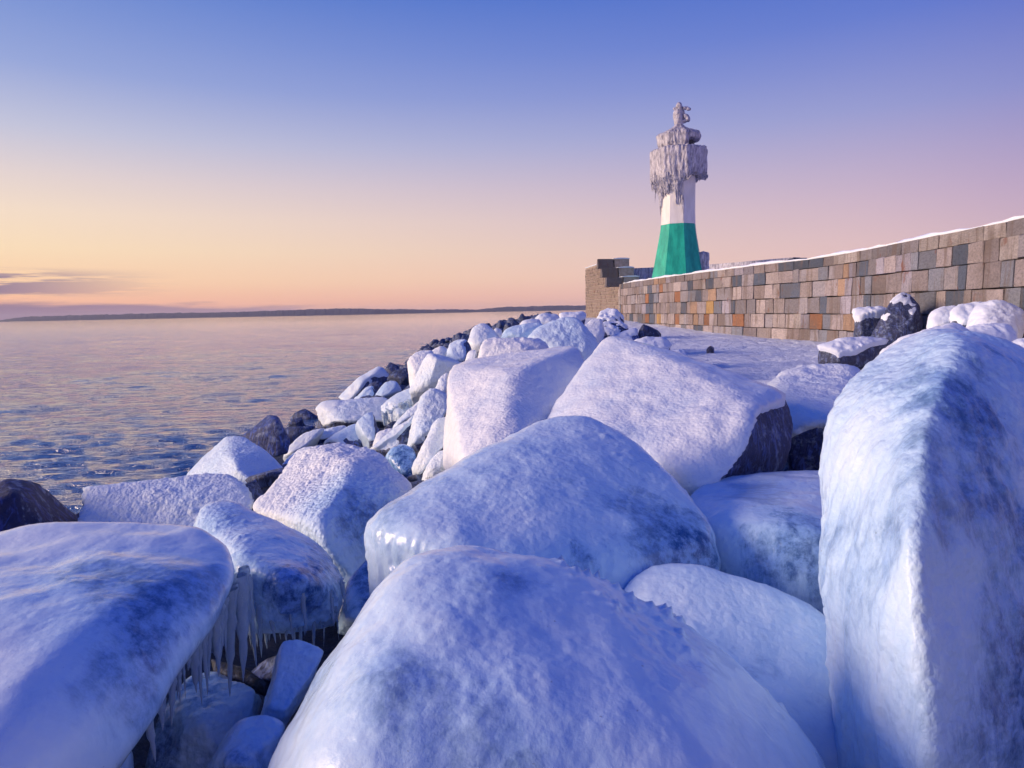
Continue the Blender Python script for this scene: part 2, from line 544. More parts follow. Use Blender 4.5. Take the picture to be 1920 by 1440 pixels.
def solid(pts, sub, q, chips=0, seed=0):
    """rounded convex stone through the given corner points -> verts, normals, faces, size"""
    pts = np.asarray(pts, float)
    c, N, D = hull(pts)
    if chips:
        rr = np.random.default_rng(seed)
        X = rr.normal(0, 1, (chips, 3)); X /= np.linalg.norm(X, axis=1)[:, None]
        sup = (pts @ X.T).max(0); ctr = X @ c
        N = np.concatenate([N, X]); D = np.concatenate([D, ctr + (sup - ctr) * rr.uniform(.80, .95, chips)])
    dist = D - N @ c
    rin = max(dist.min(), .15 * np.median(dist))
    r = .30 * q * np.median(dist)
    k = 1.2 / r
    D = D + .35 * r
    dist = D - N @ c
    # keep the centre well inside
    while np.log(np.sum(np.exp(-k * dist))) / k > -.25 * rin and k < 400 / r:
        k *= 1.25
    u, fc = ico(sub)
    cov = np.cov((pts - c).T); ev, R = np.linalg.eigh(cov)
    sc = np.sqrt(np.maximum(ev, ev.max() * .03))
    u = (u * sc) @ R.T
    u /= np.linalg.norm(u, axis=1)[:, None]
    nu = u @ N.T
    lo = np.zeros(len(u)); hi = np.full(len(u), 2.5 * np.max(np.linalg.norm(pts - c, axis=1)))
    for _ in range(26):
        t = (lo + hi) / 2
        d = (t[:, None] * nu - dist) * k
        mx = d.max(1); f = mx + np.log(np.exp(d - mx[:, None]).sum(1))
        hi = np.where(f > 0, t, hi); lo = np.where(f > 0, lo, t)
    t = (lo + hi) / 2
    d = (t[:, None] * nu - dist) * k
    wgt = np.exp(d - d.max(1)[:, None]); wgt /= wgt.sum(1)[:, None]
    n = wgt @ N; n /= np.linalg.norm(n, axis=1)[:, None]
    return c + u * t[:, None], n, fc, float(np.median(dist))


ROCKS = {}
_seed = [100]


def boulder(key, name, label, pts, sub=5, q=.22, mat=None, rough=.05, lump=.0, lump_s=9, drip=.0, detail=.012, clear=.35, grain=.35,
            tint=(1, 1, 1), coat=None, cat='boulder', group='boulders heaped along the breakwater', world=False, blobs=(), chips=0, lump_at=()):
    """one stone; coat = dict(part, mat, th, fn) adds a snow cap or ice coat as a child"""
    _seed[0] += 13; sd_ = _seed[0]
    pts = np.array(pts if world else [P(*p) for p in pts])
    V, n, fc, sz = solid(pts, sub, q, chips, sd_)
    s1 = 1.1 / sz
    V = V + n * (rough * sz * fbm(V * s1, 3, sd_))[:, None]
    V = V + n * (detail * sz * fbm(V * s1 * 6, 4, sd_ + 5, .6))[:, None]
    if lump:
        d, rid = cells(V * lump_s, sd_)
        lm = sum(np.exp(-(np.linalg.norm(V - P(a, b_, c_), axis=1) / r_) ** 2) for a, b_, c_, r_ in lump_at) if lump_at else 1.0
        V = V + n * (lump * lm * (1 - sstep(d, .05, .5)) * (rid > .3) * (.4 + rid) * sstep(fbm(V * lump_s * .25, 2, sd_ + 2), -.15, .35))[:, None]
    if drip:
        pv = V * np.array((14, 14, 2.2)); st = 1 - np.abs(n[:, 2])
        V = V + n * (drip * (1 - np.abs(fbm(pv, 2, sd_ + 3)) * 2.2) * sstep(st, .25, .7))[:, None]
    loc = np.array((V[:, 0].mean(), V[:, 1].mean(), V[:, 2].min()))
    m = mat or ICE
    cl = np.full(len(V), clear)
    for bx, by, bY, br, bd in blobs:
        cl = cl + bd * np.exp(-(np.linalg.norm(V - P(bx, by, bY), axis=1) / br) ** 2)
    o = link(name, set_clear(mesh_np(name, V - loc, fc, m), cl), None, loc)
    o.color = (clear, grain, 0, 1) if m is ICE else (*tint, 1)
    tag(o, label, cat, group)
    ROCKS[key] = dict(o=o, loc=loc, V=V, n=n)
    if coat:
        th = coat.get('th', .06) ; f = coat['fn'](V, n, sd_)
        Vc = V + n * (f * th * (1 + .5 * fbm(V * 2.2 * s1, 3, sd_ + 8)) - (1 - f) * .012 * sz - .002)[:, None]
        if coat.get('lift'): Vc[:, 2] += f * coat['lift']
        cm = coat.get('mat', SNOW)
        co = link(coat['part'], set_clear(mesh_np(coat['part'], Vc - loc, fc, cm), cl), o)
        co.color = (clear, grain, 0, 1)
        ROCKS[key]['coat'] = co
    return o


def upface(a=.35, b=.6, nz=.25):
    return lambda V, n, s: sstep(n[:, 2] + nz * fbm(V * 3, 3, s), a, b)


def snowcap(th=.06, a=.35, b=.6, lift=0, nz=.25):
    return dict(part='snow_cap', mat=SNOW, th=th, fn=upface(a, b, nz), lift=lift)


def icecoat(direction, a=-.1, b=.25, th=.03, nz=.3, fs=2.5):
    """ice everywhere except on the side that looks along -direction"""
    d = np.array(direction, float); d /= np.linalg.norm(d)
    return dict(part='ice_coat', mat=ICE, th=th, fn=lambda V, n, s: sstep(n @ d + nz * fbm(V * fs, 4, s + 31, .6), a, b))


def outline(poly, Y, thick=None, front=(), tilt=.6, depth=None):
    """corner points from a photo outline: the rim at distance Y, leaning back with height, faces bulging to the camera"""
    poly = np.array(poly, float); c = poly.mean(0)
    wpx = np.ptp(poly[:, 0]); hpx = np.ptp(poly[:, 1]); m = Y / F
    th = thick or .75 * max(wpx, hpx) * m
    out = []
    for x, y in poly:
        out.append((x, y, Y + tilt * (c[1] - y) * m))
    for x, y in poly:
        q = c + (np.array((x, y)) - c) * .72
        out.append((q[0], q[1] + .06 * hpx, Y + th + tilt * (c[1] - y) * m))
        if not front:
            q = c + (np.array((x, y)) - c) * .55
            out.append((q[0], q[1], Y - .16 * th + tilt * (c[1] - y) * m))
    for x, y, f in front:
        out.append((x, y, Y - f * th))
    return out


IB, GB, SB = 'ice_covered_boulder', 'granite_boulder', 'snow_capped_boulder'

# --- the great near boulders, corner by corner (photo x, y, metres ahead)
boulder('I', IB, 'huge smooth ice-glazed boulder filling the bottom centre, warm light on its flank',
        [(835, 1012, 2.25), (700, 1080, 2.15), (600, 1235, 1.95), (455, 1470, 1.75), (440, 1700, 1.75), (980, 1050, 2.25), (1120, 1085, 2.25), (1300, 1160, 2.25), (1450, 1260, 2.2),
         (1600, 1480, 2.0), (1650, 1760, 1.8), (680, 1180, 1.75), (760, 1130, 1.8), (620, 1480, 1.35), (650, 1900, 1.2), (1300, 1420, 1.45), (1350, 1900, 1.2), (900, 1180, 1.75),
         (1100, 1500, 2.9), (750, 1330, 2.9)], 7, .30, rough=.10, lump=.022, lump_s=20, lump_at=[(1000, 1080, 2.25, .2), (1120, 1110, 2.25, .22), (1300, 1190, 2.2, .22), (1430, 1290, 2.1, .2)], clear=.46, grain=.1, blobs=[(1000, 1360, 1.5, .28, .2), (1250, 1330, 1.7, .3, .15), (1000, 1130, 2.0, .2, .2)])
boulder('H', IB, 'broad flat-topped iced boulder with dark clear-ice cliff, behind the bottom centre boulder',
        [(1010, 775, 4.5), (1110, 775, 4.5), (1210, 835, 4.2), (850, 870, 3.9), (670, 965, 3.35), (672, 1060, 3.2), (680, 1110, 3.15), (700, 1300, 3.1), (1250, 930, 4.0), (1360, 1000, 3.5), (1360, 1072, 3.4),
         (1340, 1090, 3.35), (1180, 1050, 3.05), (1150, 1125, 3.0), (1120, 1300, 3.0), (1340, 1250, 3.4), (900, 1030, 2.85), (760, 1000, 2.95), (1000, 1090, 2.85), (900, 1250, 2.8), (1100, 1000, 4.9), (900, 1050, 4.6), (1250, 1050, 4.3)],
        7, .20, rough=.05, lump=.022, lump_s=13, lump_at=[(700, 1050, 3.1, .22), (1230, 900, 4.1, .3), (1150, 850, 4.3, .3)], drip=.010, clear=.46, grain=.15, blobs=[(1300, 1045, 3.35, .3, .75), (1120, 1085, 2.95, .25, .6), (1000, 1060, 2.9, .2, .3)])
boulder('M', IB, 'tall upright iced boulder at the right edge with a bright lit ridge',
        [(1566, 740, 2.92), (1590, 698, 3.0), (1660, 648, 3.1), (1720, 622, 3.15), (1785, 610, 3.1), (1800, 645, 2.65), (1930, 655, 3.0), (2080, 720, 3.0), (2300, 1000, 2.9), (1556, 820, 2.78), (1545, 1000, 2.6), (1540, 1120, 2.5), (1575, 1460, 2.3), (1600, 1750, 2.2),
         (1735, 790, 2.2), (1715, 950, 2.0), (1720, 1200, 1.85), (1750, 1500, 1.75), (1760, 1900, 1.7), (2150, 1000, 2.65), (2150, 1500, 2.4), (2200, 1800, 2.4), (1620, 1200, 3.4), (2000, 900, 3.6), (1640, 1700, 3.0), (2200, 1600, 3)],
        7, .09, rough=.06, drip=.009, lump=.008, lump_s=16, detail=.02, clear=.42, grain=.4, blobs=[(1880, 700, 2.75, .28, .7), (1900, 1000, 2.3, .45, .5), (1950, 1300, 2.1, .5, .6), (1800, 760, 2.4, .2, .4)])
boulder('L', IB, 'big pale wedge boulder with bare dark banded rock at its right end',
        [(1140, 632, 7.2), (1180, 640, 7.0), (1300, 690, 6.6), (1440, 740, 6.1), (1022, 790, 5.9), (1060, 745, 6.3), (1275, 935, 4.5), (1240, 905, 4.55), (1100, 850, 4.95), (1470, 745, 5.9), (1485, 790, 5.7), (1482, 850, 5.4), (1440, 895, 5.2), (1300, 920, 4.6),
         (1330, 900, 4.45), (1430, 765, 5.25), (1380, 840, 4.65), (1150, 900, 6.8), (1300, 880, 7.0), (1200, 800, 7.4), (1270, 1050, 4.9), (1420, 1000, 5.4), (1100, 950, 5.2)],
        6, .10, mat=ROCK, rough=.06, detail=.02, chips=6, clear=.22, grain=.3, tint=(.6, .75, 1.1), coat=icecoat((-.78, -.1, .6), -.20, -.04, .045, .12, 2.0))
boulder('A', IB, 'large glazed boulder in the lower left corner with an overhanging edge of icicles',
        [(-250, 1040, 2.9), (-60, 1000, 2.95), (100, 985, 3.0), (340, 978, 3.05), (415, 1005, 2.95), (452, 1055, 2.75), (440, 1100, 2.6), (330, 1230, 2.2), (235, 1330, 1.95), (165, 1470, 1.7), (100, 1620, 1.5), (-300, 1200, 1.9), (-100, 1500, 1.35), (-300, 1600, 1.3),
         (200, 1150, 2.15), (60, 1250, 1.75), (300, 1100, 2.35), (330, 1130, 3.0), (100, 1350, 2.7), (-200, 1400, 2.6), (60, 1580, 2.6), (-300, 1900, 2.4), (110, 1520, 2.85)],  # hidden lower corners added to block low sun under the boulder
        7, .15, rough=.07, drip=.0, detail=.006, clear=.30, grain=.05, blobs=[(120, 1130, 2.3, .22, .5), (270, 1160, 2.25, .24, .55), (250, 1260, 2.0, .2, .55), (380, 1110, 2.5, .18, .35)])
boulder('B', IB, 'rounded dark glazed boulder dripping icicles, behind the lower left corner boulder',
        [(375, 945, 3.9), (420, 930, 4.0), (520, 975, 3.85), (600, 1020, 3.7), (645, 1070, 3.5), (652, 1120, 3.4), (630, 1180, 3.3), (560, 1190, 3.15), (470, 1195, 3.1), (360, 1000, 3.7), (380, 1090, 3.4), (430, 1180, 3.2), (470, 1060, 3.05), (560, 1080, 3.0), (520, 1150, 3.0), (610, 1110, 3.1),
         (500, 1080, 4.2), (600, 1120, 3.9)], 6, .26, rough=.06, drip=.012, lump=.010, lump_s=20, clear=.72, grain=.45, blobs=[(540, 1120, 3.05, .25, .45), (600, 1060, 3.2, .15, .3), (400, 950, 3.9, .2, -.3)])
boulder('J', IB, 'low smooth ice hump wedged against the tall right-hand boulder',
        [(1150, 1110, 3.05), (1215, 1050, 3.1), (1330, 1060, 3.05), (1450, 1085, 3.0), (1590, 1170, 2.8), (1640, 1300, 2.5), (1640, 1480, 2.3), (1450, 1400, 2.25), (1250, 1250, 2.5), (1200, 1500, 2.6), (1640, 1800, 2.3), (1350, 1700, 2.3), (1300, 1300, 3.4), (1600, 1350, 3.2)],
        6, .3, rough=.06, lump=.006, lump_s=16, clear=.5, grain=.2)
boulder('K', IB, 'shaded blue ice block below the dark rock end, left of the tall boulder',
        [(1270, 935, 4.3), (1330, 890, 4.7), (1450, 895, 4.8), (1600, 872, 4.9), (1640, 960, 4.0), (1600, 1170, 3.3), (1480, 1110, 3.3), (1360, 1060, 3.55), (1340, 1100, 3.6), (1330, 980, 3.7), (1450, 980, 3.5), (1560, 1000, 3.4), (1450, 1250, 3.5), (1600, 1300, 3.4), (1450, 1050, 4.7)],
        6, .26, rough=.06, lump=.004, lump_s=14, clear=.5, grain=.2, blobs=[(1480, 1060, 3.4, .35, .5)])
boulder('N', IB, 'two-faced pale boulder split by a ridge, its right face in blue shade',
        [(838, 715, 7.2), (860, 680, 7.8), (960, 660, 8.2), (1040, 650, 8.2), (1078, 652, 8.0), (1105, 695, 7.5), (1060, 760, 6.5), (1020, 800, 6.0), (960, 830, 5.3), (830, 880, 5.9), (832, 800, 6.6), (842, 900, 5.7), (900, 900, 5.1), (985, 690, 6.7), (945, 760, 5.9), (870, 860, 5.3), (900, 1000, 5.2), (1020, 950, 5.6), (960, 800, 8.2), (880, 850, 7.5)],
        6, .08, rough=.05, lump=.006, lump_s=9, detail=.02, chips=4, clear=.12, grain=.4)
boulder('G', IB, 'white crusted boulder with lit sloping face and blue right side, left of centre',
        [(560, 828, 6.0), (610, 828, 6.0), (650, 838, 5.8), (710, 845, 5.6), (755, 895, 5.3), (780, 905, 5.3), (470, 950, 4.95), (500, 915, 5.2), (590, 1010, 4.35), (625, 1045, 4.2), (665, 1085, 4.25), (690, 1020, 4.5), (680, 860, 5.2), (600, 985, 4.25), (640, 930, 4.6), (560, 1100, 4.6), (680, 1200, 4.5), (600, 950, 6.2), (720, 1000, 5.8)],
        6, .13, rough=.07, lump=.014, lump_s=12, detail=.03, chips=5, clear=.2, grain=.9, blobs=[(690, 990, 4.6, .4, .7)])
boulder('O', IB, 'blue shaded block with crusted snow top, behind the dark banded rock end',
        [(1440, 715, 7.8), (1500, 690, 8.2), (1600, 690, 8.0), (1640, 740, 7.5), (1640, 800, 6.6), (1630, 890, 6.2), (1480, 870, 6.2), (1450, 800, 6.5), (1480, 795, 6.1), (1580, 800, 6.0), (1500, 950, 6.4), (1640, 950, 6.4), (1550, 800, 8.2)],
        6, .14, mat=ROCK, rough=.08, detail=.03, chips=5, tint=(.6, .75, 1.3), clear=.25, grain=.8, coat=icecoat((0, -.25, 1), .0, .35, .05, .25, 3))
boulder('C', GB, 'bare dark purple-black boulder by the water at the left edge',
        [(-70, 960, 5.0), (8, 899, 5.5), (70, 904, 5.8), (112, 943, 6.1), (172, 990, 6.4), (200, 1060, 6.4), (-90, 1090, 4.8), (28, 925, 5.25), (100, 1010, 5.4), (60, 1100, 5.0), (60, 980, 7.2), (-40, 1000, 7.0), (200, 1080, 7)],
        5, .07, mat=ROCK, rough=.05, tint=(.24, .28, .75), clear=.2, grain=.4, coat=icecoat((-1, .3, .0), .55, .75, .02, .1))
boulder('D', IB, 'long low boulder sheathed in rippled vertical ice ridges near the water',
        [(150, 990, 5.45), (168, 908, 5.75), (300, 902, 5.85), (390, 886, 5.95), (432, 888, 5.95), (472, 935, 5.7), (472, 965, 5.5), (390, 1080, 5.2), (140, 1080, 5.2), (300, 985, 6.9), (420, 965, 6.8), (200, 980, 6.7)],
        6, .10, rough=.06, drip=.035, lump=.014, lump_s=13, detail=.03, clear=.3, grain=.8)
boulder('E', IB, 'pyramid-shaped frosted boulder at the waterline below the dark block',
        [(345, 890, 8.2), (380, 855, 8.5), (425, 818, 8.6), (450, 818, 8.5), (500, 845, 8.0), (545, 890, 7.6), (530, 915, 7.2), (480, 945, 7.0), (350, 960, 7.3), (430, 850, 7.6), (470, 900, 7.0), (420, 980, 7.0), (450, 920, 9.3), (400, 920, 9.2)],
        6, .12, rough=.05, lump=.012, lump_s=12, clear=.4, grain=.9)
boulder('F', GB, 'dark frosted block with a square face standing in the water edge',
        outline([(450, 822), (475, 800), (505, 777), (522, 782), (545, 825), (540, 850), (512, 858), (470, 840)], 10.5, .9, [(520, 790, .15), (470, 830, .12), (530, 845, .2)]), 5, .05, mat=ROCK, tint=(.5, .8, 1.6), rough=.03)

# --- bottom-left hollow under the icicles
boulder('v1', IB, 'dim blue iced rock lying in the hollow below the corner icicles',
        outline([(265, 1470), (295, 1340), (345, 1272), (400, 1252), (470, 1285), (495, 1305), (480, 1360), (440, 1470)], 2.85, .5, [(380, 1340, .3)]), 6, .12, rough=.10, detail=.04, chips=8, lump=.006, lump_s=14, clear=1.0, grain=.4)
boulder('v2', IB, 'smooth blue upright slab leaning against the bottom centre boulder',
        outline([(480, 1360), (515, 1255), (530, 1203), (562, 1198), (610, 1218), (580, 1290), (530, 1370)], 2.75, .4), 6, .13, rough=.10, detail=.03, chips=6, clear=.8, grain=.2)
boulder('v3', IB, 'small rounded blue ice lump at the bottom edge, lowest in the hollow',
        outline([(375, 1470), (415, 1385), (455, 1348), (500, 1343), (540, 1365), (500, 1470)], 2.3, .4), 6, .2, rough=.10, detail=.03, chips=5, clear=.8, grain=.2)
boulder('v4', GB, 'thin black wet stone lying across the hollow behind the icicles',
        outline([(395, 1235), (450, 1248), (508, 1278), (498, 1305), (440, 1278), (400, 1260)], 3.15, .3), 5, .15, mat=ROCK, tint=(.25, .28, .35))
boulder('v5', GB, 'small grey pointed stone tip beside the leaning blue slab',
        outline([(460, 1268), (500, 1235), (530, 1225), (520, 1285), (480, 1285)], 3.2, .3), 5, .1, mat=ROCK, tint=(2.2, 2.1, 2.2))
boulder('v6', IB, 'narrow blue ice stump under the overhang at the bottom edge',
        outline([(160, 1480), (205, 1380), (228, 1366), (248, 1400), (255, 1480)], 2.25, .4), 5, .25, clear=.85, grain=.2)
boulder('v7', IB, 'dark blue iced rock in the gap right of the dripping boulder',
        outline([(630, 1190), (650, 1090), (690, 1045), (720, 1080), (700, 1200)], 3.75, .5), 5, .2, clear=.95, grain=.4)

# --- the middle of the pile, from photo outlines at their own distances
ROWS = [
    # key, name, label, outline, distance, thickness, options
    ('r1', IB, 'large violet frosted boulder on the crest, in front of the wall corner', [(976, 636), (1002, 619), (1041, 603), (1060, 593), (1082, 594), (1098, 612), (1114, 632), (1132, 663), (1119, 685), (1096, 700), (1050, 690)], 13, 1.6, dict(sub=6, clear=.42, grain=.6, q=.14, rough=.08)),
    ('r2', IB, 'cream-lit long ice hump just behind the two-faced pale boulder', [(883, 690), (889, 648), (906, 632), (937, 631), (976, 634), (1013, 630), (1033, 645), (1028, 670), (924, 700)], 10, 1.2, dict(sub=6, clear=.05, grain=.4, q=.2, rough=.07)),
    ('r3', IB, 'pointed violet ice boulder standing highest on the seaward crest', [(875, 648), (884, 615), (899, 605), (911, 606), (928, 624), (942, 634), (925, 655), (890, 660)], 15, 1.1, dict(clear=.25, q=.14)),
    ('r4', IB, 'tiny ice knob showing right of the pointed violet boulder', [(922, 628), (926, 616), (932, 610), (940, 615), (943, 630)], 19, .5, dict(sub=4, clear=.2, q=.25)),
    ('r5', IB, 'mauve frosted boulder between the pointed one and the large violet one', [(936, 640), (945, 616), (960, 608), (985, 610), (1015, 605), (1027, 615), (1010, 635), (976, 645)], 14.2, 1.2, dict(clear=.45, grain=.7, rough=.09)),
    ('r6', IB, 'flat frosted slab on the skyline behind the mauve boulder', [(968, 614), (978, 600), (995, 596), (1013, 599), (1016, 612), (985, 618)], 18, .9, dict(sub=4, clear=.25)),
    ('r7', IB, 'knobbly white ice block at the top of the pile against the water', [(996, 606), (1004, 591), (1011, 587), (1020, 588), (1045, 590), (1052, 600), (1040, 612), (1010, 612)], 21, 1.0, dict(clear=.25, rough=.12)),
    ('r8', GB, 'dark-edged flat slab with snow lying left of the wall corner', [(1045, 603), (1050, 590), (1075, 589), (1096, 590), (1099, 598), (1092, 608), (1060, 610)], 27, 1.2, dict(mat=ROCK, tint=(.6, .75, 1.3), coat=snowcap(.08, .2, .5))),
    ('r9', IB, 'grey frosted boulder with a sunlit left edge on the seaward slope', [(836, 668), (844, 641), (868, 630), (884, 650), (880, 690), (850, 690)], 13.5, .9, dict(clear=.4, mat=ROCK, tint=(1.3, 1.2, 1.3), coat=icecoat((-.8, 0, .6), .05, .45, .03, .45, 3), grain=.7, q=.1)),
    ('r10', GB, 'small bare blue-black stone poking out above the grey frosted boulder', [(862, 642), (866, 630), (874, 626), (880, 628), (880, 648)], 15.5, .4, dict(sub=4, mat=ROCK, tint=(.4, .6, 1.0))),
    ('r11', IB, 'narrow upright ice slab against the left end of the cream hump', [(866, 696), (874, 668), (882, 652), (892, 646), (888, 690), (880, 705)], 10.3, .5, dict(clear=.2, q=.2)),
    ('r12', IB, 'square pale ice block above the icicle-hung slab', [(764, 690), (767, 664), (790, 654), (810, 658), (815, 690), (790, 712), (771, 710)], 13, .9, dict(clear=.15, grain=.7, q=.12)),
    ('r13', IB, 'gabled boulder with pale left face and violet right face', [(764, 728), (785, 694), (806, 664), (822, 665), (872, 682), (868, 705), (835, 722), (800, 728)], 11.6, 1.1, dict(sub=6, clear=.3, grain=.7, q=.08, front=[(812, 672, .25), (800, 715, .3)])),
    ('r14', IB, 'small snow-white lump between the square block and the skyline', [(805, 664), (812, 652), (830, 646), (842, 655), (838, 672), (815, 672)], 15, .7, dict(clear=.2)),
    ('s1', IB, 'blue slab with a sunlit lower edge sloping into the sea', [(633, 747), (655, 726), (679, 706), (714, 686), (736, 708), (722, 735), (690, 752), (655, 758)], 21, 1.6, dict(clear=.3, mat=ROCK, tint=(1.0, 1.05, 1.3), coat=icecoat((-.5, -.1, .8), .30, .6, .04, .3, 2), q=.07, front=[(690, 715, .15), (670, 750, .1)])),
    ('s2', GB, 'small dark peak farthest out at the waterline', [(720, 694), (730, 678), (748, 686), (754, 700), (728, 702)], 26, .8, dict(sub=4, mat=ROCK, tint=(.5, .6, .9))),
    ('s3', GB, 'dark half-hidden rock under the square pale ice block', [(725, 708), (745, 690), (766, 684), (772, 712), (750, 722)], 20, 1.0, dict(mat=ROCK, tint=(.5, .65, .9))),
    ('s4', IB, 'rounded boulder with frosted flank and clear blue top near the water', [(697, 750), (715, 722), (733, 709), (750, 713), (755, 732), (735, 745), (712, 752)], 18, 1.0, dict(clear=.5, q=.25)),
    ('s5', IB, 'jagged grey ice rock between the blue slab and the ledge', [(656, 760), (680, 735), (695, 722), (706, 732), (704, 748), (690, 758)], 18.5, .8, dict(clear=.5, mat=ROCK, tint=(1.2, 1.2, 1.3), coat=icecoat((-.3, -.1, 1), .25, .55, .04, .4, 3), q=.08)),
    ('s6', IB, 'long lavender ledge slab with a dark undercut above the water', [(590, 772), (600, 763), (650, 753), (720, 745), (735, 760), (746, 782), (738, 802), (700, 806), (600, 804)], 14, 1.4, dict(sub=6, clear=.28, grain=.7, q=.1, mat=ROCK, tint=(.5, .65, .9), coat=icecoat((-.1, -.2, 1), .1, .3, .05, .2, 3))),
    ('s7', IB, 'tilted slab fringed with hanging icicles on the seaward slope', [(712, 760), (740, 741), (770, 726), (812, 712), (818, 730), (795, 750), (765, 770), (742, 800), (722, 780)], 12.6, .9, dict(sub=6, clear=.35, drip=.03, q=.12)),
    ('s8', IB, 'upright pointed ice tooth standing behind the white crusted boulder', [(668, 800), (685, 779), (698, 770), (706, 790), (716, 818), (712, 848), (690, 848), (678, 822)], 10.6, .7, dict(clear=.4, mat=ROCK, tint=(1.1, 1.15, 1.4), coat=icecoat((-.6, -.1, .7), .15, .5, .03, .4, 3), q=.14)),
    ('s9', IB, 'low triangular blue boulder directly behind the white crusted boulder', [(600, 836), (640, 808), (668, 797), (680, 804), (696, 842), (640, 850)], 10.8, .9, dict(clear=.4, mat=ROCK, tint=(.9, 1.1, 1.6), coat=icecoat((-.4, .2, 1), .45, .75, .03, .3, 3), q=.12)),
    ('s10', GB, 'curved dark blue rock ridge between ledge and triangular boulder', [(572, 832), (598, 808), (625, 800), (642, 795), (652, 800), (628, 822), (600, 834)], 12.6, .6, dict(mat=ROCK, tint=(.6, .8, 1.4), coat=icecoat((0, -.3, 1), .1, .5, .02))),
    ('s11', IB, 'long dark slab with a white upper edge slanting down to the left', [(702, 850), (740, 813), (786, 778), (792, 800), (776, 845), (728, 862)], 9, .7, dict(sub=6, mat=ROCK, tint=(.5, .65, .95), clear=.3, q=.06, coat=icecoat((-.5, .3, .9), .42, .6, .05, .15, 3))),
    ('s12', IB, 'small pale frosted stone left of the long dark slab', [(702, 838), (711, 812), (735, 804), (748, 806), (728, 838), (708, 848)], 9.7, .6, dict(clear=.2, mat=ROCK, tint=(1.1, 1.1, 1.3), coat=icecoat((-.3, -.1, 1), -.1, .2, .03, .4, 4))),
    ('s13', IB, 'slanting frosted slab between icicle-hung slab and icy pillar', [(735, 806), (765, 770), (792, 750), (794, 778), (765, 804)], 10.3, .6, dict(clear=.3, mat=ROCK, tint=(1.1, 1.1, 1.3), coat=icecoat((-.4, .1, .9), .15, .4, .03, .35, 4), q=.1)),
    ('s14', IB, 'icy pillar-like boulder with dark bare patches, left of the two-faced boulder', [(768, 845), (782, 790), (795, 738), (812, 733), (842, 744), (845, 795), (822, 808), (805, 838), (785, 860)], 8.4, .9, dict(sub=6, mat=ROCK, tint=(.6, .75, 1.2), clear=.35, q=.12, drip=.02, coat=icecoat((-.5, .1, .9), .0, .3, .04, .45, 5))),
    ('s15', IB, 'smooth dark blue egg-shaped boulder right of the white crusted one', [(718, 858), (738, 832), (757, 828), (777, 842), (786, 864), (784, 905), (755, 905), (735, 885)], 7.2, .6, dict(sub=6, clear=1.15, grain=.15, q=.3)),
    ('s16', IB, 'long frosted slab with grey streak leaning on the two-faced boulder', [(776, 880), (800, 830), (818, 793), (840, 785), (850, 812), (830, 850), (805, 885), (790, 900)], 7, .6, dict(sub=6, clear=.3, mat=ROCK, tint=(1.1, 1.1, 1.3), coat=icecoat((-.5, .1, .8), -.1, .15, .03, .55, 4), grain=.7, q=.18)),
    ('s17', IB, 'low ribbed ice tongue at the foot of the two-faced boulder', [(786, 900), (798, 870), (820, 846), (850, 838), (855, 868), (825, 905)], 6.6, .5, dict(sub=6, clear=.3, grain=.8, q=.25)),
    ('s18', IB, 'thin ice column above the icy pillar-like boulder', [(812, 742), (824, 704), (840, 695), (842, 745)], 10, .5, dict(clear=.25, q=.2)),
    ('s19', IB, 'pale drift-iced rock awash beside the dark square-faced block', [(525, 862), (540, 838), (560, 818), (585, 806), (612, 800), (600, 818), (575, 842), (550, 862)], 12.2, .6, dict(clear=.3, q=.14)),
    ('s20', GB, 'tiny dark stone awash in the sea beyond the square-faced block', [(538, 794), (552, 785), (566, 782), (570, 790), (555, 798)], 17.5, .5, dict(sub=4, mat=ROCK, tint=(.6, .75, 1.1))),
    ('s21', IB, 'frosted stone tucked behind the pyramid boulder and white crusted boulder', [(525, 885), (540, 858), (560, 850), (575, 862), (550, 890)], 8.6, .5, dict(clear=.4, mat=ROCK, tint=(1.0, 1.1, 1.5), coat=icecoat((-.2, 0, 1), .2, .5, .03, .4, 4))),
    # towards the wall foot
    ('t1', SB, 'dark jagged rock with snow at the foot of the wall corner', [(1114, 606), (1125, 586), (1140, 578), (1156, 584), (1172, 601), (1162, 610), (1130, 610)], 31, 1.2, dict(mat=ROCK, tint=(.7, .65, .7), q=.06, coat=snowcap(.08, .45, .65, 0, .5))),
    ('t2', IB, 'pinkish lit boulder beside the large violet boulder', [(1090, 640), (1094, 608), (1110, 598), (1130, 598), (1136, 620), (1125, 645)], 19.5, 1.0, dict(clear=.2, q=.1)),
    ('t3', SB, 'dark flat-topped rock under the jagged snow-dusted one', [(1122, 620), (1132, 606), (1165, 604), (1178, 614), (1180, 636), (1150, 640), (1130, 635)], 21.5, 1.1, dict(mat=ROCK, tint=(.6, .65, .9), q=.06, coat=snowcap(.05, .6, .8, 0, .5))),
    ('t4', SB, 'blue speckled rock low behind the pale wedge boulder', [(1120, 648), (1150, 630), (1182, 628), (1198, 614), (1202, 640), (1188, 660), (1140, 662)], 19.5, 1.0, dict(mat=ROCK, tint=(1.1, 1.3, 1.9), q=.08, coat=snowcap(.05, .55, .8, 0, .7))),
    ('t5', GB, 'dark pyramid rock with a pale left edge on the snow', [(1190, 648), (1199, 618), (1208, 604), (1222, 610), (1240, 626), (1240, 640), (1215, 650)], 20, 1.0, dict(mat=ROCK, tint=(.75, .62, .62), q=.05, front=[(1206, 612, .1), (1198, 645, .3), (1225, 640, .3)])),
    ('t6', SB, 'snow-topped grey rock right behind the tip of the wedge boulder', [(1186, 668), (1190, 642), (1215, 636), (1245, 637), (1258, 652), (1254, 670), (1205, 678)], 15.5, 1.0, dict(mat=ROCK, tint=(.8, .8, 1.1), q=.08, coat=snowcap(.08, .35, .6, 0, .4))),
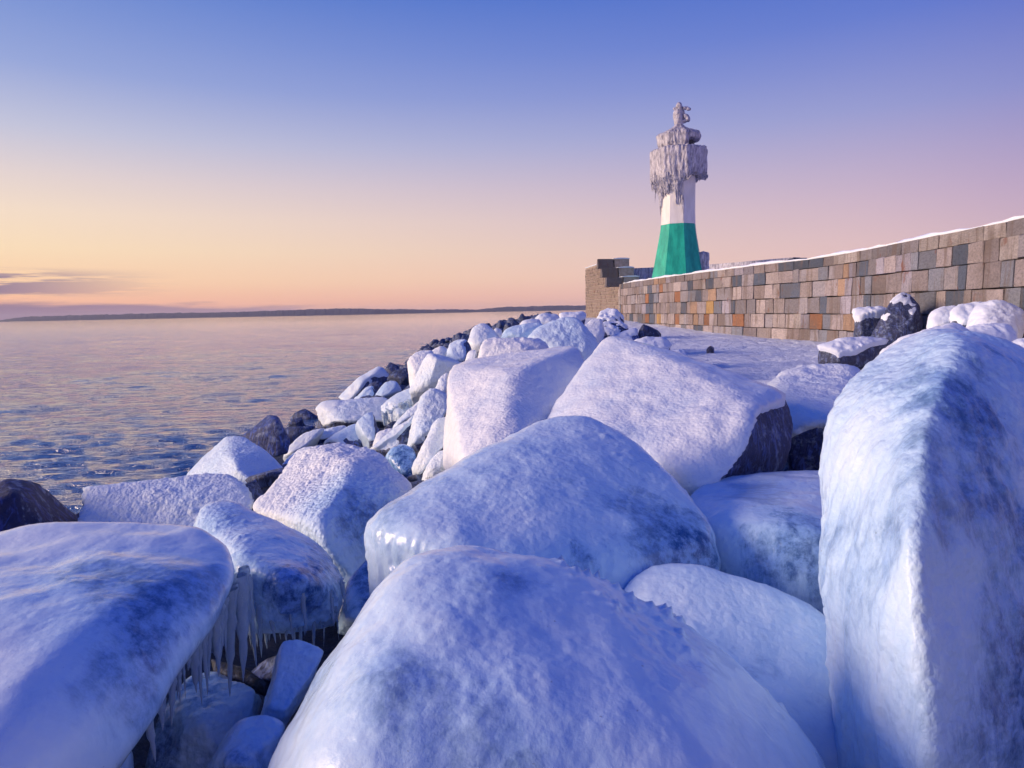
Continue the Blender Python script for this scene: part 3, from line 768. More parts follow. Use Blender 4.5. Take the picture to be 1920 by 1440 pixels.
    ('t7', SB, 'small snow-topped black stone on the edge of the trodden snow', [(1235, 685), (1252, 662), (1280, 658), (1289, 682), (1270, 692)], 13, .7, dict(mat=ROCK, tint=(.55, .55, .8), q=.08, coat=snowcap(.06, .3, .55))),
    ('t8', GB, 'lone fist-sized dark stone lying out on the trodden snow', [(1324, 658), (1326, 651), (1332, 648), (1339, 652), (1339, 660), (1330, 662)], 20, .2, dict(sub=4, mat=ROCK, tint=(.9, .7, .7))),
    ('u1', SB, 'low brown rock under a snow pillow in the middle of the snowfield', [(1532, 676), (1540, 654), (1562, 646), (1600, 640), (1662, 644), (1660, 668), (1622, 688), (1570, 690)], 14.2, 1.2, dict(sub=6, mat=ROCK, tint=(1.0, .88, .85), q=.09, coat=snowcap(.09, .5, .65, .02, .15))),
    ('u2', SB, 'tall upright granite boulder with a little snow on top, near the wall', [(1626, 645), (1650, 600), (1668, 565), (1690, 549), (1720, 556), (1729, 590), (1729, 640), (1690, 650)], 18.5, 1.3, dict(sub=6, mat=ROCK, tint=(.85, .82, 1.0), q=.06, tilt=.2, front=[(1668, 590, .1), (1665, 645, .35), (1712, 600, .25), (1708, 645, .3)], coat=snowcap(.03, .62, .8, 0, .4))),
    ('u3', SB, 'square grey block with thick snow cushion left of the upright boulder', [(1603, 644), (1603, 592), (1608, 586), (1650, 584), (1662, 590), (1662, 645)], 20.0, 1.0, dict(mat=ROCK, tint=(.9, .85, .95), q=.05, tilt=.05, coat=snowcap(.16, .4, .7, .04, .1))),
    ('u4', SB, 'rounded snow-buried stone nearest the wall, right of the upright boulder', [(1748, 615), (1750, 590), (1762, 582), (1790, 582), (1795, 615)], 16.5, .8, dict(mat=ROCK, tint=(.9, .85, .8), q=.2, coat=snowcap(.10, -.3, .1))),
    ('u5', SB, 'grey stone half covered by snow between two snow-buried ones', [(1780, 620), (1786, 588), (1800, 578), (1840, 576), (1846, 600), (1826, 620)], 15.3, .9, dict(mat=ROCK, tint=(.95, .92, .9), q=.1, coat=snowcap(.08, .15, .4, .02))),
    ('u6', SB, 'biggest snow-buried boulder below the wall at the right edge', [(1816, 640), (1822, 600), (1838, 576), (1880, 570), (1908, 574), (1914, 600), (1906, 640)], 14.2, 1.1, dict(sub=6, mat=ROCK, tint=(.8, .8, .9), q=.16, coat=snowcap(.08, -.5, -.1))),
    ('u7', SB, 'snow mound with a dark rock tip behind the tall right boulder', [(1650, 660), (1700, 632), (1755, 618), (1785, 610), (1810, 622), (1840, 650), (1760, 690)], 9.0, 1.0, dict(sub=6, mat=ROCK, tint=(.9, .8, .75), q=.08, coat=snowcap(.05, -.1, .2, 0, .55))),
    ('u8', SB, 'flat snow-covered slab behind the tall right boulder', [(1790, 650), (1805, 624), (1880, 616), (1898, 628), (1896, 650), (1850, 662)], 9.6, .9, dict(sub=6, mat=ROCK, tint=(.7, .7, .9), q=.2, coat=snowcap(.08, -.2, .1))),
    ('u9', SB, 'snow hump at the right edge in front of the snow-buried boulder', [(1840, 690), (1870, 660), (1930, 640), (2000, 660), (2000, 720), (1880, 720)], 7.5, .9, dict(sub=6, mat=ROCK, q=.25, coat=snowcap(.06, -.5, -.2))),
    ('u10', GB, 'black stone cut off by the right edge beside the snow-buried boulder', [(1904, 632), (1908, 598), (1930, 585), (1960, 600), (1960, 640)], 14.6, .8, dict(mat=ROCK, tint=(.4, .5, .8), q=.1)),
]
for key, nm, lab, poly, Y, th, kw in ROWS:
    kw = dict(kw); fr = kw.pop('front', ()); tl = kw.pop('tilt', .55)
    kw.setdefault('sub', 5); kw.setdefault('q', .13); kw.setdefault('rough', .07); kw.setdefault('grain', .5); kw.setdefault('detail', .035); kw.setdefault('chips', 9)
    grp = 'stones on the snowy flat by the wall' if key[0] in 'tu' else 'boulders heaped along the breakwater'
    pts = outline(poly, Y, th, fr, tl)
    W3 = [P(*p) for p in pts]
    zg = float(ground_z(np.array([np.mean([p[0] for p in W3])]), np.array([Y]))[0])      # let every stone reach the ground
    zmin = min(p[2] for p in W3)
    if zg < zmin + .1:
        cx, cy = np.mean([p[0] for p in W3]), np.mean([p[1] for p in W3])
        low = sorted(W3, key=lambda p: p[2])[:max(4, len(W3) // 3)]
        for p in low:
            W3.append(np.array((cx + (p[0] - cx) * .85, max(cy, p[1]) + .05, zg - .15)))
    boulder(key, nm, lab, W3, group=grp, world=True, **kw)


# ------------------------------------------------------------------ loose rubble that fills the slope between the boulders
def build_rubble():
    r = np.random.default_rng(3)
    u, fc = ico(3)
    VV, FF, off = [], [], 0
    for k in range(520):
        if k < 90:
            x, y, s = r.uniform(-4.5, 3.5), r.uniform(2.6, 7.0), r.uniform(.12, .3)
        else:
            y = 7 + 50 * r.random() ** 1.5; x = r.uniform(-6.4, .6 + (y > 20) * 3.0); s = r.uniform(.25, .62) * (.55 if y < 14 else 1)
        z = float(ground_z(np.array([x]), np.array([y]))[0])
        pts = r.normal(0, 1, (11, 3)); pts /= np.linalg.norm(pts, axis=1)[:, None]
        pts *= s * r.uniform(.6, 1.2, 3)
        V, n, f, sz = solid(pts, 3, .16)
        V = V + n * (.08 * sz * fbm(V / sz * 1.3, 3, k))[:, None] + np.array((x, y, z + .15 * s))
        VV.append(V); FF.append(fc + off); off += len(V)
    o = link('rubble', mesh_np('rubble', np.concatenate(VV), np.concatenate(FF), ROCK))
    o.color = (1.1, 1.15, 1.25, 1)
    tag(o, 'loose iced rubble filling the gaps between the big boulders', None, kind='stuff')


build_rubble()

# ------------------------------------------------------------------ icicles
def icicle_mesh(seed):
    r = np.random.default_rng(seed); ns, nr = 8, 14
    V = []
    ph = r.uniform(0, 6.28, 3)
    for i in range(nr):
        f = i / (nr - 1)
        rad = (1 - f) ** .75 * (1 + .16 * math.sin(f * 23 + ph[0]) + .1 * math.sin(f * 41 + ph[1])) + .05 * (1 - f)
        if i == nr - 1: rad = .02
        cx, cy = .35 * math.sin(f * 3 + ph[2]) * f, .3 * math.cos(f * 2.4 + ph[1]) * f
        for j in range(ns):
            a = 2 * math.pi * j / ns
            V.append((cx + rad * math.cos(a), cy + rad * math.sin(a) * .9, -f))
    Fc = []
    for i in range(nr - 1):
        for j in range(ns):
            a, b = i * ns + j, i * ns + (j + 1) % ns
            Fc.append((a, a + ns, b + ns, b))
    return mesh_np('icicle', V, Fc, CLEAR)


ICM = [icicle_mesh(s) for s in range(6)]


def hang(key, x, y, Y, length, rad, tilt=0.0):
    R = ROCKS[key]; p = P(x, y, Y)
    length *= random.uniform(.6, 1.2); rad *= random.uniform(.65, 1.6)
    o = bpy.data.objects.new('icicle', random.choice(ICM)); COL.objects.link(o)
    o.parent = R['o']; o.location = Vector(p) - Vector(R['loc'])
    o.scale = (rad * 1.3, rad * 1.3, length * (1.3 if key == 'A' else 1.1)); o.rotation_euler = (tilt + random.uniform(-.06, .06), random.uniform(-.06, .06), random.uniform(0, 6.28))


# overhanging edge of the corner boulder: from the shoulder down to the bottom edge of the photo
for x, y, Y, yl, rd in [(447, 1080, 2.80, 1225, .016), (440, 1085, 2.76, 1250, .018), (432, 1100, 2.72, 1240, .014), (424, 1110, 2.68, 1255, .017), (415, 1125, 2.63, 1248, .013),
                        (405, 1138, 2.58, 1262, .015), (396, 1150, 2.54, 1260, .016), (386, 1160, 2.50, 1258, .011), (378, 1170, 2.47, 1255, .013), (366, 1188, 2.42, 1280, .014), (355, 1200, 2.38, 1300, .012),
                        (345, 1213, 2.34, 1262, .009), (327, 1236, 2.26, 1345, .010), (316, 1250, 2.21, 1345, .008), (308, 1258, 2.18, 1310, .006), (293, 1275, 2.10, 1380, .010), (284, 1285, 2.06, 1320, .006),
                        (268, 1303, 1.98, 1442, .015), (276, 1293, 2.02, 1340, .007), (452, 1070, 2.84, 1190, .014), (458, 1085, 2.88, 1245, .013), (372, 1178, 2.44, 1268, .008), (336, 1224, 2.30, 1300, .007)]:
    hang('A', x + 5, y - 6, Y + .03, (yl - y + 8) * Y / F, rd * 1.15)
for i in range(26):                                    # thinner ones between them
    f = random.random() ** 1.3; x = 452 - f * 180 + random.uniform(-4, 4); y = 1078 + f * 222; Y = 2.82 - f * .82
    hang('A', x + 5, y - 6, Y + .05, random.uniform(35, 130) * (1 - .35 * f) * Y / F, random.uniform(.004, .009))
# fringe of the dripping boulder
for i in range(34):
    x = 452 + i * 5.8 + random.uniform(-3, 3)
    y0 = 1150 + 20 * math.sin(i * 1.7) - (x > 600) * (x - 600) * .9 + random.uniform(-15, 10)
    L = random.choice((40, 55, 70, 95)) * random.uniform(.7, 1.1)
    hang('B', x, y0, 3.12 + abs(x - 540) * .0012, L * 3.1 / F, random.uniform(.005, .011))
for x, y, L, rd in [(452, 1075, 150, .022), (462, 1085, 150, .017), (487, 1130, 110, .014), (505, 1130, 90, .010), (540, 1120, 90, .008), (566, 1110, 95, .009), (622, 1120, 75, .010)]:
    hang('B', x, y, 3.06, L * 3.06 / F, rd)
for i in range(22):
    f = i / 21.0; x = 722 + f * 75 + random.uniform(-2, 2); y = 772 - f * 38
    hang('s7', x, y, 12.45 - .3 * f, random.uniform(14, 42) * (1.05 - .6 * f) * 12.5 / F, random.uniform(.02, .045))
for i in range(6):
    hang('s14', 788 + i * 5, 800 + random.uniform(-5, 8), 8.25, random.uniform(25, 48) * 8.3 / F, random.uniform(.012, .024))

# ------------------------------------------------------------------ mole wall
HW = 1.9                                     # coping top above the eye
TOP = E + HW
trace = [(1167, 533), (1286, 516), (1424, 498), (1515, 488.5), (1595, 477), (1709, 454), (1824, 432), (1920, 413.5), (2060, 384), (2300, 330)]
path = np.array([PZ(x, y, TOP)[:2] for x, y in trace])
o_ = np.argsort(path[:, 1]); path = path[o_]
yy = np.arange(8.0, path[-1, 1], .25)
cf = np.polyfit(path[:, 1], path[:, 0], 4)
px_ = np.interp(yy, path[:, 1], path[:, 0]) * .75 + np.polyval(cf, yy) * .25
far_pt = P(1097, 505, 67.0)[:2]
y2 = np.arange(yy[-1] + .25, far_pt[1], .25)
px2 = np.interp(y2, [yy[-1], far_pt[1]], [px_[-1], far_pt[0]])
wx, wy = np.concatenate([px_, px2]), np.concatenate([yy, y2])
for _ in range(12):
    wx[1:-1] = (wx[:-2] + 2 * wx[1:-1] + wx[2:]) / 4
seg = np.hypot(np.diff(wx), np.diff(wy)); ss_ = np.concatenate([[0], np.cumsum(seg)])


def wp(s):
    return np.array((np.interp(s, ss_, wx), np.interp(s, ss_, wy)))


def wt(s):
    a, b = wp(s - .15), wp(s + .15); d = b - a
    return d / np.linalg.norm(d)


S_STEP = float(np.interp(path[-1, 1], wy, ss_))            # where the stepped parapet begins
S_END = float(ss_[-1])


def chamfer_block():
    """unit stone, x along the wall 0..1, y depth 0..1 (0 = face), z 0..1, with worn edges"""
    bm = bmesh.new(); bmesh.ops.create_cube(bm, size=1)
    for v in bm.verts: v.co += Vector((.5, .5, .5))
    bmesh.ops.bevel(bm, geom=[e for e in bm.edges], offset=.03, segments=1, affect='EDGES', profile=.5)
    out = []
    for k in range(5):
        b2 = bm.copy(); r = random.Random(k)
        for v in b2.verts: v.co += Vector((r.uniform(-.022, .022), r.uniform(-.05, .05), r.uniform(-.022, .022)))
        me = bpy.data.meshes.new('stone'); b2.to_mesh(me); b2.free(); me.materials.append(STONE); out.append(me)
    bm.free()
    return out


BLK = chamfer_block()
wall = bpy.data.objects.new('mole_wall', None); COL.objects.link(wall)
W0 = np.array((wp(10)[0], wp(10)[1], E - 1.5)); wall.location = W0
tag(wall, 'long curved mole wall of coursed mixed granite blocks with snow on its coping', 'wall')


def ribbon(name, s0, s1, prof, mat, parent, origin, step=.5, smooth=False):
    """solid strip along the wall; prof = closed list of (offset behind the face, z); z may be a function of s"""
    n = max(2, int((s1 - s0) / step) + 1); sv = np.linspace(s0, s1, n); k = len(prof); V = []
    for s in sv:
        p = wp(s); t = wt(s); nrm = np.array((t[1], -t[0]))         # away from the camera side
        for off, z in prof:
            zz = z(s) if callable(z) else z
            q = p + nrm * off; V.append((q[0] - origin[0], q[1] - origin[1], zz - origin[2]))
    Fc = [(i * k + j, i * k + (j + 1) % k, (i + 1) * k + (j + 1) % k, (i + 1) * k + j) for i in range(n - 1) for j in range(k)]
    me = mesh_np(name, V, Fc, mat, smooth)
    bm = bmesh.new(); bm.from_mesh(me)
    bm.verts.ensure_lookup_table()
    bm.faces.new([bm.verts[j] for j in range(k)][::-1]); bm.faces.new([bm.verts[(n - 1) * k + j] for j in range(k)])
    bmesh.ops.recalc_face_normals(bm, faces=bm.faces); bm.to_mesh(me); bm.free()
    return link(name, me, parent)


def place_stone(name, s0, s1, z0, z1, proud, depth, col, parent, origin, pick=None):
    p = wp(s0); q = wp(s1); d = q - p; L = np.linalg.norm(d); t = d / L; nrm = np.array((t[1], -t[0]))
    o = bpy.data.objects.new(name, pick or random.choice(BLK)); COL.objects.link(o); o.parent = parent
    b = p - nrm * proud
    o.location = (b[0] - origin[0], b[1] - origin[1], z0 - origin[2])
    m = Matrix(((t[0], nrm[0], 0), (t[1], nrm[1], 0), (0, 0, 1)))
    o.rotation_euler = m.to_euler(); o.scale = (L, depth, z1 - z0); o.color = (*col, 1)
    return o


PAL = [((.42, .37, .38), 18), ((.48, .42, .41), 14), ((.36, .34, .37), 16), ((.26, .28, .34), 12), ((.11, .14, .20), 13), ((.55, .50, .48), 10),
       ((.30, .25, .24), 8), ((.45, .31, .22), 3), ((.36, .17, .09), 2), ((.45, .29, .12), 1), ((.40, .38, .45), 12)]
cols = [c for c, n in PAL for _ in range(n)]


def pickcol(last=[None]):
    if last[0] is not None and random.random() < .28: c = last[0]
    else: c = random.choice(cols)
    last[0] = c
    k = random.uniform(.62, 1.10)
    return tuple(v * k for v in c)


BEND = S_STEP - .3
ribbon('mortar_core', 0, BEND, [(0.014, E - 2.2), (0.014, TOP - .02), (1.0, TOP - .02), (1.0, E - 2.2)], MORTAR, wall, W0)
zc = [TOP - .37, TOP - .375, TOP - .93, TOP - 1.58, TOP - 2.26, TOP - 2.90, TOP - 3.4]
s = 3.2
while s < BEND - .2:                                               # coping
    L = random.uniform(.75, 1.25); e = min(s + L, BEND)
    place_stone('coping_stone', s + .012, e - .012, zc[0], TOP, .012 + random.uniform(-.01, .01), .3, tuple(v * .8 for v in pickcol()), wall, W0); s = e
rows_ = []
for c in range(1, 6):
    s = 5.0 + random.random() * .5
    z1, z0 = zc[c], zc[c + 1]
    while s < BEND - .2:
        L = random.uniform(.5, 1.12) if c < 5 else random.uniform(.6, 1.2)
        if random.random() < .18 and c < 5: L *= .6
        e = min(s + L, BEND)
        rows_.append((c, s, e, z0, z1, random.uniform(-.012, .022) + (.03 if c == 5 else 0))); s = e
rows_.sort(key=lambda r: r[1])
near_ = 0
for c, s, e, z0, z1, pr in rows_:
    nm = 'footing_stone' if c == 5 else 'stone'
    near_ += nm == 'stone'
    place_stone(nm, s + random.uniform(.005, .018), e - random.uniform(.005, .018), z0 + random.uniform(.004, .022), z1 - random.uniform(.004, .022), pr, .4, pickcol(), wall, W0)

# snow lying on the coping
ribbon('snow_cover', 0, BEND, [(-.01, TOP + .004), (-.05, lambda s: TOP + .09 + .03 * math.sin(s * 1.7) + .02 * math.sin(s * 5.3)), (.08, lambda s: TOP + .14 + .04 * math.sin(s * 1.1) + .02 * math.sin(s * 4.1)), (.6, lambda s: TOP + .13 + .03 * math.sin(s * .8 + 1)), (.92, TOP + .05), (.92, TOP + .004)], SNOW, wall, W0, smooth=True)

# stepped parapet at the pier head
par = bpy.data.objects.new('stepped_parapet', None); COL.objects.link(par)
P0 = np.array((*wp(S_STEP), E - 1.0)); par.location = P0
tag(par, 'higher small-stoned parapet stepping up at the far left end of the mole', 'wall')
steps = [(S_STEP - .3, S_STEP + 1.2, 2.45), (S_STEP + 1.2, S_STEP + 2.6, 3.25), (S_STEP + 2.6, S_END, 4.05)]
STONEDK = mat_plain('shaded small stones', (.16, .13, .12), (.30, .24, .21), 3, .9, .8, .05)
for a, b, h in steps:
    ribbon('core', a, b, [(.03, E - 2.2), (.03, E + h - .02), (1.25, E + h - .02), (1.25, E - 2.2)], MORTAR, par, P0)
    ribbon('snow_cover', a - .03, b, [(-.06, E + h + .004), (-.06, E + h + .05), (.4, E + h + .1), (1.0, E + h + .1), (1.3, E + h + .05), (1.3, E + h + .004)], SNOW, par, P0, smooth=True)
    place_stone('step_block', a - .05, a + .55, E + h - .75, E + h, .04, 1.3, (.16, .15, .17), par, P0)  # dark tone puts the shade of the step ends into the colour
# the many small face stones of the parapet as one piece of geometry
VV, FF, off = [], [], 0
bmv = np.array([v.co[:] for v in BLK[0].vertices]); bmf = [list(p.vertices) for p in BLK[0].polygons]
tri = np.array([(f[0], f[i], f[i + 1]) for f in bmf for i in range(1, len(f) - 1)], np.int32)
z = E - 1.9
while z < E + 4.0:
    h = random.uniform(.26, .36); s = S_STEP - .25 + random.random() * .3
    while s < S_END - .1:
        L = random.uniform(.32, .62); e = min(s + L, S_END)
        lim = E + [x[2] for x in steps if x[0] <= s + .01][-1] if s >= steps[0][0] else E + 2.4
        if z + h <= lim + .02:
            p, q = wp(s + .02), wp(e - .02); d = q - p; LL = np.linalg.norm(d); t = d / LL; nrm = np.array((t[1], -t[0]))
            pr = random.uniform(.0, .05)
            B = bmv * np.array((LL, .3, h - .05))
            X = p[0] + B[:, 0] * t[0] + (B[:, 1] - pr) * nrm[0]; Y_ = p[1] + B[:, 0] * t[1] + (B[:, 1] - pr) * nrm[1]
            VV.append(np.stack([X, Y_, z + .02 + B[:, 2]], 1) - P0); FF.append(tri + off); off += len(B)
        s = e
    z += h
fs = link('face_stones', mesh_np('face_stones', np.concatenate(VV), np.concatenate(FF), STONE, False), par); fs.color = (.33, .26, .22, 1); fs['kind'] = 'stuff'

# pier deck behind the wall
nrm_off = []
sv = np.linspace(0, S_END, 60)
inner = []; outer = []
for s in sv:
    p = wp(s); t = wt(s); n_ = np.array((t[1], -t[0])); inner.append(p + n_ * 1.0); outer.append(p + n_ * 14)
ringp = [tuple(p) for p in inner] + [tuple(p) for p in outer[::-1]]
bm = bmesh.new()
vb = [bm.verts.new((x, y, TOP - .12)) for x, y in ringp]; f = bm.faces.new(vb)
g = bmesh.ops.extrude_face_region(bm, geom=[f]); bmesh.ops.translate(bm, vec=(0, 0, -4), verts=[v for v in g['geom'] if isinstance(v, bmesh.types.BMVert)])
bmesh.ops.recalc_face_normals(bm, faces=bm.faces); bmesh.ops.triangulate(bm, faces=bm.faces)
me = bpy.data.meshes.new('pier_deck'); bm.to_mesh(me); bm.free(); me.materials.append(SNOW)
tag(link('pier_deck', me), 'snow-covered deck of the pier behind the wall', None, kind='structure')

# parapet round the pier head, behind the lighthouse
bp = bpy.data.objects.new('rear_parapet', None); COL.objects.link(bp)
rear = [P(1176, 506, 57.0), P(1250, 503, 57.5), P(1325, 499, 55.5), P(1400, 493, 52.5), P(1487, 485.5, 48.5)]
rz = np.mean([p[2] for p in rear])
rz_ = [p[2] + .12 for p in rear]
rear = [np.array((p[0], p[1])) for p in rear]
bp.location = (*rear[2], TOP - .12)
tag(bp, 'frosted low parapet curving round behind the lighthouse foot', 'wall')
V, k = [], 4
for i, p in enumerate(rear):
    d = rear[min(i + 1, len(rear) - 1)] - rear[max(i - 1, 0)]; d = d / np.linalg.norm(d); n_ = np.array((-d[1], d[0]))
    for off_, zz in ((0, TOP - .12), (0, rz_[i]), (.7, rz_[i]), (.7, TOP - .12)):
        q = p + n_ * off_ - rear[2]; V.append((q[0], q[1], zz - TOP + .12))
n = len(rear)
Fc = [(i * k + j, i * k + (j + 1) % k, (i + 1) * k + (j + 1) % k, (i + 1) * k + j) for i in range(n - 1) for j in range(k)] + [(0, 1, 2, 3), ((n - 1) * k + 3, (n - 1) * k + 2, (n - 1) * k + 1, (n - 1) * k)]
link('wall_body', mesh_np('wall_body', V, Fc, RIME, False), bp)
e0 = P(1486, 484, 47.9); e1 = P(1512, 484, 47.9)
bm = bmesh.new(); bmesh.ops.create_cube(bm, size=1)
for v in bm.verts: v.co = Vector((v.co.x * (e1[0] - e0[0]), v.co.y * .9, v.co.z * (e0[2] - TOP + .12)))
bmesh.ops.bevel(bm, geom=list(bm.edges), offset=.04, segments=1, affect='EDGES')
me = bpy.data.meshes.new('end_block'); bm.to_mesh(me); bm.free(); me.materials.append(DARK)
link('end_block', me, bp, ((e0[0] + e1[0]) / 2 - rear[2][0], e0[1] - rear[2][1] + .3, (e0[2] - TOP + .12) / 2))

# ------------------------------------------------------------------ lighthouse
LY = 50.0
LB = P(1271, 529, LY); LB[2] = TOP - .12
LH = bpy.data.objects.new('lighthouse', None); COL.objects.link(LH); LH.location = LB
tag(LH, 'white and green octagonal lighthouse with its gallery and lantern caked in ice', 'lighthouse')
toc = math.atan2(-LB[1], -LB[0])                      # direction towards the camera
SC = (LB[1] / F) * 1.01


def ang(a):                                           # a: degrees, 0 faces the camera, positive = right in the photo
    return toc + RAD(a)


def octr(theta, a0=-73.0):
    d = (np.degrees(theta - toc) - a0) % 45.0
    return math.cos(RAD(22.5)) / np.cos(np.radians(d - 22.5))


def hgt(y):
    return float(P(1274, y, LY)[2] - LB[2])


def loft(name, rows, mat, cap=True, seg=8):
    V = []
    for h, r in rows:
        for j in range(seg):
            a = ang(-73 + 360 / seg * j); V.append((r * math.cos(a), r * math.sin(a), h))
    Fc = [(i * seg + j, i * seg + (j + 1) % seg, (i + 1) * seg + (j + 1) % seg, (i + 1) * seg + j) for i in range(len(rows) - 1) for j in range(seg)]
    me = mesh_np(name, V, Fc, mat, False)
    if cap:
        bm = bmesh.new(); bm.from_mesh(me); bm.verts.ensure_lookup_table()
        bm.faces.new([bm.verts[j] for j in range(seg)][::-1]); bm.faces.new([bm.verts[(len(rows) - 1) * seg + j] for j in range(seg)])
        bmesh.ops.recalc_face_normals(bm, faces=bm.faces); bm.to_mesh(me); bm.free()
    return link(name, me, LH)


def rw(px):
    return px * SC / 1.91


loft('plinth', [(0, rw(104)), (.22, rw(104))], MORTAR)
loft('lower_shaft', [(.2, rw(97)), (hgt(518), rw(92)), (hgt(505), rw(87.5)), (hgt(490), rw(82)), (hgt(475), rw(77)), (hgt(460), rw(72)), (hgt(445), rw(67)), (hgt(434), rw(63.5)), (hgt(422), rw(61.2))], GREEN)
loft('upper_shaft', [(hgt(422) + .003, rw(61.0)), (hgt(400), rw(59.5)), (hgt(370), rw(59)), (hgt(330), rw(60)), (hgt(300), rw(60))], WHITE)
loft('gallery_floor', [(hgt(334), rw(68)), (hgt(331), rw(86)), (hgt(327), rw(86))], DARK)
loft('lantern', [(hgt(300), rw(54)), (hgt(262), rw(54))], DARK)
loft('roof', [(hgt(266), rw(64)), (hgt(262), rw(70)), (hgt(250), rw(46)), (hgt(238), rw(14))], DARK)


def ice_skin(name, prof, seed, amp, vs=(3.2, 3.2, .55), oct_w=1.0, nth=260, nh=90, jag=0.0, closed=True):
    """ragged ice wrapped round the tower: prof(theta_deg) -> list of (h, radius) from top to bottom"""
    th = np.linspace(-180, 180, nth, endpoint=False)
    V = np.zeros((nth, nh, 3)); C = np.zeros((nth, nh, 2))
    for i, a in enumerate(th):
        pr = np.array(prof(a)); d = np.concatenate([[0], np.cumsum(np.hypot(np.diff(pr[:, 0]), np.diff(pr[:, 1])))])
        t = np.linspace(0, d[-1], nh); h = np.interp(t, d, pr[:, 0]); r = np.interp(t, d, pr[:, 1])
        T = ang(a); ro = r * (oct_w * octr(T) + (1 - oct_w))
        V[i, :, 0] = ro * math.cos(T); V[i, :, 1] = ro * math.sin(T); V[i, :, 2] = h
        C[i] = (math.cos(T), math.sin(T))
    V = V.reshape(-1, 3); C = C.reshape(-1, 2)
    rr = np.hypot(V[:, 0], V[:, 1])
    n1 = 1 - 2 * np.abs(fbm(V * np.array(vs), 3, seed)); n2 = fbm(V * np.array(vs) * 2.7, 3, seed + 4)
    dsp = amp * (n1 * .8 + n2 * .5 - .35)
    V[:, 0] += C[:, 0] * dsp * np.clip(rr, 0, 1); V[:, 1] += C[:, 1] * dsp * np.clip(rr, 0, 1)
    V[:, 2] += jag * n2
    a = (np.arange(nth)[:, None] * nh + np.arange(nh - 1)).ravel(); b = (((np.arange(nth) + 1) % nth)[:, None] * nh + np.arange(nh - 1)).ravel()
    Fc = np.stack([a, a + 1, b + 1, b], 1)
    return link(name, mesh_np(name, V, Fc, RIME), LH)


Rg, Rs = rw(99), rw(60)


def gal(a):
    """gallery railing sheathed in ice, with the long drip on the seaward (left and front) side"""
    w_ = max(1.12 * math.exp(-((a + 80) / 26) ** 2), 1.0 * math.exp(-((a + 3) / 16) ** 2), .58 / (1 + math.exp(-(a + 112) / 6)) / (1 + math.exp((a - 16) / 4)))
    wob = .5 * math.sin(a * .21) + .4 * math.sin(a * .47 + 1) + .35 * math.sin(a * .93)
    low = hgt(334) - w_ * (hgt(334) - hgt(384)) + wob * (.12 + .22 * w_)
    rl = Rs * 1.04
    mid = hgt(328) - w_ * .5
    return [(hgt(283), Rs * .6), (hgt(282), Rg * .93), (hgt(285), Rg), (hgt(310), Rg * 1.0), (mid, Rg * .99), (low + (mid - low) * (.45 if w_ > .3 else .1), Rg * (.99 - .30 * w_)), (low, rl + (.0 if w_ > .25 else Rg * .42)), (low + .12, Rs * .97)]


ice_part = ice_skin('gallery_ice', gal, 41, .12, jag=.07)
ice_skin('lantern_ice', lambda a: [(hgt(226), .20), (hgt(234), rw(15)), (hgt(240), rw(25)), (hgt(246), rw(43)), (hgt(250), rw(62)), (hgt(253), rw(73)), (hgt(257), rw(77)), (hgt(268 + (5 if a < 30 else -4)), rw(73)),
                                   (hgt(272 + (8 if a < 30 else -6)), rw(68 if a < 30 else 66)), (hgt(282 if a < 30 else 268), rw(58 if a < 30 else 54)), (hgt(283 if a < 30 else 267), rw(50))], 57, .11, nh=70, jag=.05)
# long drip at the left edge and icicles round the gallery rim
VV, FF, off = [], [], 0
icv = np.array([v.co[:] for v in ICM[1].vertices]); icf = np.array([list(p.vertices) for p in ICM[1].polygons])
for a in np.arange(-180, 180, 3.1):
    T = ang(a + random.uniform(-1, 1)); w_ = .8 * math.exp(-((a + 82) / 24) ** 2)
    for rr_, h0, L in ((Rg * octr(T) * random.uniform(.93, 1.0), hgt(330), (random.uniform(.25, .7) if -115 < a < 14 else random.uniform(.08, .28)) + .5 * w_), (Rg * octr(T) * random.uniform(.72, .9), hgt(334), (random.uniform(.2, .6) if -115 < a < 14 else .06) + 1.5 * w_ * random.random())):
        B = icv * np.array((.06, .06, L)) * random.uniform(.8, 1.3) + np.array((rr_ * math.cos(T), rr_ * math.sin(T), h0))
        VV.append(B); FF.append(icf + off); off += len(B)
for a, y0, y1, rd in ((-84, 372, 403, .14), (-76, 362, 396, .16), (-91, 350, 398, .12), (12, 372, 400, .10), (4, 362, 388, .12), (-50, 352, 372, .13), (15, 380, 422, .06)):
    T = ang(a); r_ = Rs * octr(T) * 1.06
    B = icv * np.array((rd, rd, (y1 - y0) * SC)) + np.array((r_ * math.cos(T), r_ * math.sin(T), hgt(y0)))
    VV.append(B); FF.append(icf + off); off += len(B)
ic = link('icicle_fringe', mesh_np('icicle_fringe', np.concatenate(VV), np.concatenate(FF), RIME), LH); ic['kind'] = 'stuff'

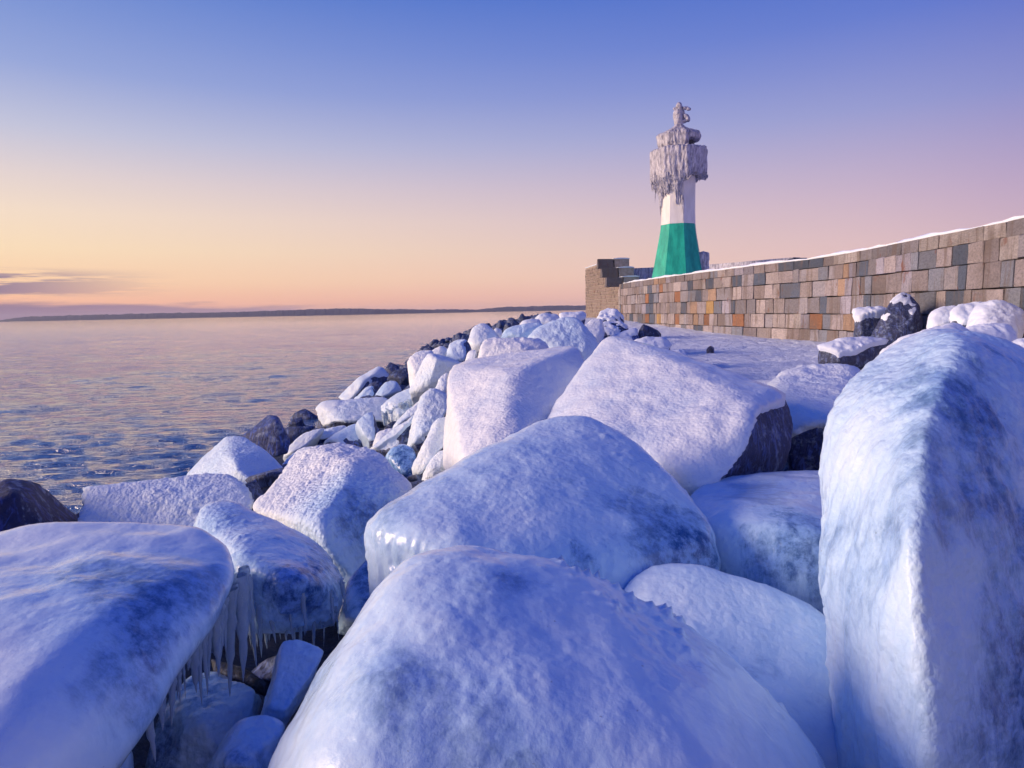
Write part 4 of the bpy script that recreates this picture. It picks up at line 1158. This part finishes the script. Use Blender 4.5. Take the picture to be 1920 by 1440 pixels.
# iced finial: post, weather-vane arms and ball, all swollen with ice
right_ = np.array((-math.sin(toc) * -1, math.cos(toc) * -1)); right_ = np.array((math.cos(toc + math.pi / 2), math.sin(toc + math.pi / 2)))
u4, f4 = ico(4)
VV, FF, off = [], [], 0
for x, y, rx, ry, rot in [(1274, 224, 7.5, 15, 0), (1272, 213, 7, 8, 0), (1276, 206, 5, 9, 0), (1274.5, 198.5, 4.6, 5.5, 0), (1269, 203.5, 4.5, 2.8, 0), (1283, 204.5, 7, 3.2, .15), (1290, 205.5, 4.5, 2.9, -.25),
                          (1280.5, 215, 4.2, 7, .1), (1286, 219.5, 5.5, 4.2, -.45), (1289, 224, 4.4, 5.5, .35), (1283, 228, 5, 4, 0), (1270, 220, 5, 9, .1)]:
    V = u4 * np.array((rx, min(rx, ry) * .95, ry)) * SC * 1.14
    V = np.stack([V[:, 0] * math.cos(rot) - V[:, 2] * math.sin(rot), V[:, 1], V[:, 0] * math.sin(rot) + V[:, 2] * math.cos(rot)], 1)
    lx = (x - 1274.5) * SC
    V = np.stack([(V[:, 0] + lx) * right_[0] - V[:, 1] * math.cos(toc), (V[:, 0] + lx) * right_[1] - V[:, 1] * math.sin(toc), V[:, 2] + hgt(y)], 1)
    V = V + .05 * np.stack([fbm(V * 4 + k * 9, 3, 70 + k) for k in range(3)], 1)
    VV.append(V); FF.append(f4 + off); off += len(V)
link('iced_finial', mesh_np('iced_finial', np.concatenate(VV), np.concatenate(FF), RIME), LH)

# ice-caked switch box at the right of the tower foot
T = ang(72); cpos = np.array((LB[0] + right_[0] * 43 * SC, LB[1] + right_[1] * 43 * SC, LB[2]))
pts = np.array([(sx * .40, sy * .4, z_) for sx in (-1, 1) for sy in (-1, 1) for z_ in (0, 2.15)] + [(.0, 0, 2.35)]) + cpos
boulder('cab', 'iced_switch_cabinet', 'upright ice-caked box standing against the right side of the lighthouse foot', pts, 5, .25, mat=RIME, rough=.15, detail=.06, cat='cabinet', group='', world=True)

# ------------------------------------------------------------------ sea haze
bm = bmesh.new(); bmesh.ops.create_cube(bm, size=1)
for v in bm.verts: v.co = Vector((v.co.x * 15600, v.co.y * 15600, 0 if False else (-4.0 if v.co.z < 0 else 75.0)))
me = bpy.data.meshes.new('haze'); bm.to_mesh(me); bm.free()
hm = bpy.data.materials.new('sea haze'); hm.use_nodes = True; t = NT(hm.node_tree); t.n.clear()
pv = t.new('ShaderNodeVolumePrincipled'); pv.inputs['Color'].default_value = (.90, .91, 1.0, 1); pv.inputs['Density'].default_value = 6e-5
pv.inputs['Anisotropy'].default_value = .2
ou = t.new('ShaderNodeOutputMaterial'); t.l.new(pv.outputs[0], ou.inputs['Volume'])
me.materials.append(hm)
hz = link('haze', me); hz['kind'] = 'stuff'; tag(hz, 'thin evening haze over the bay')
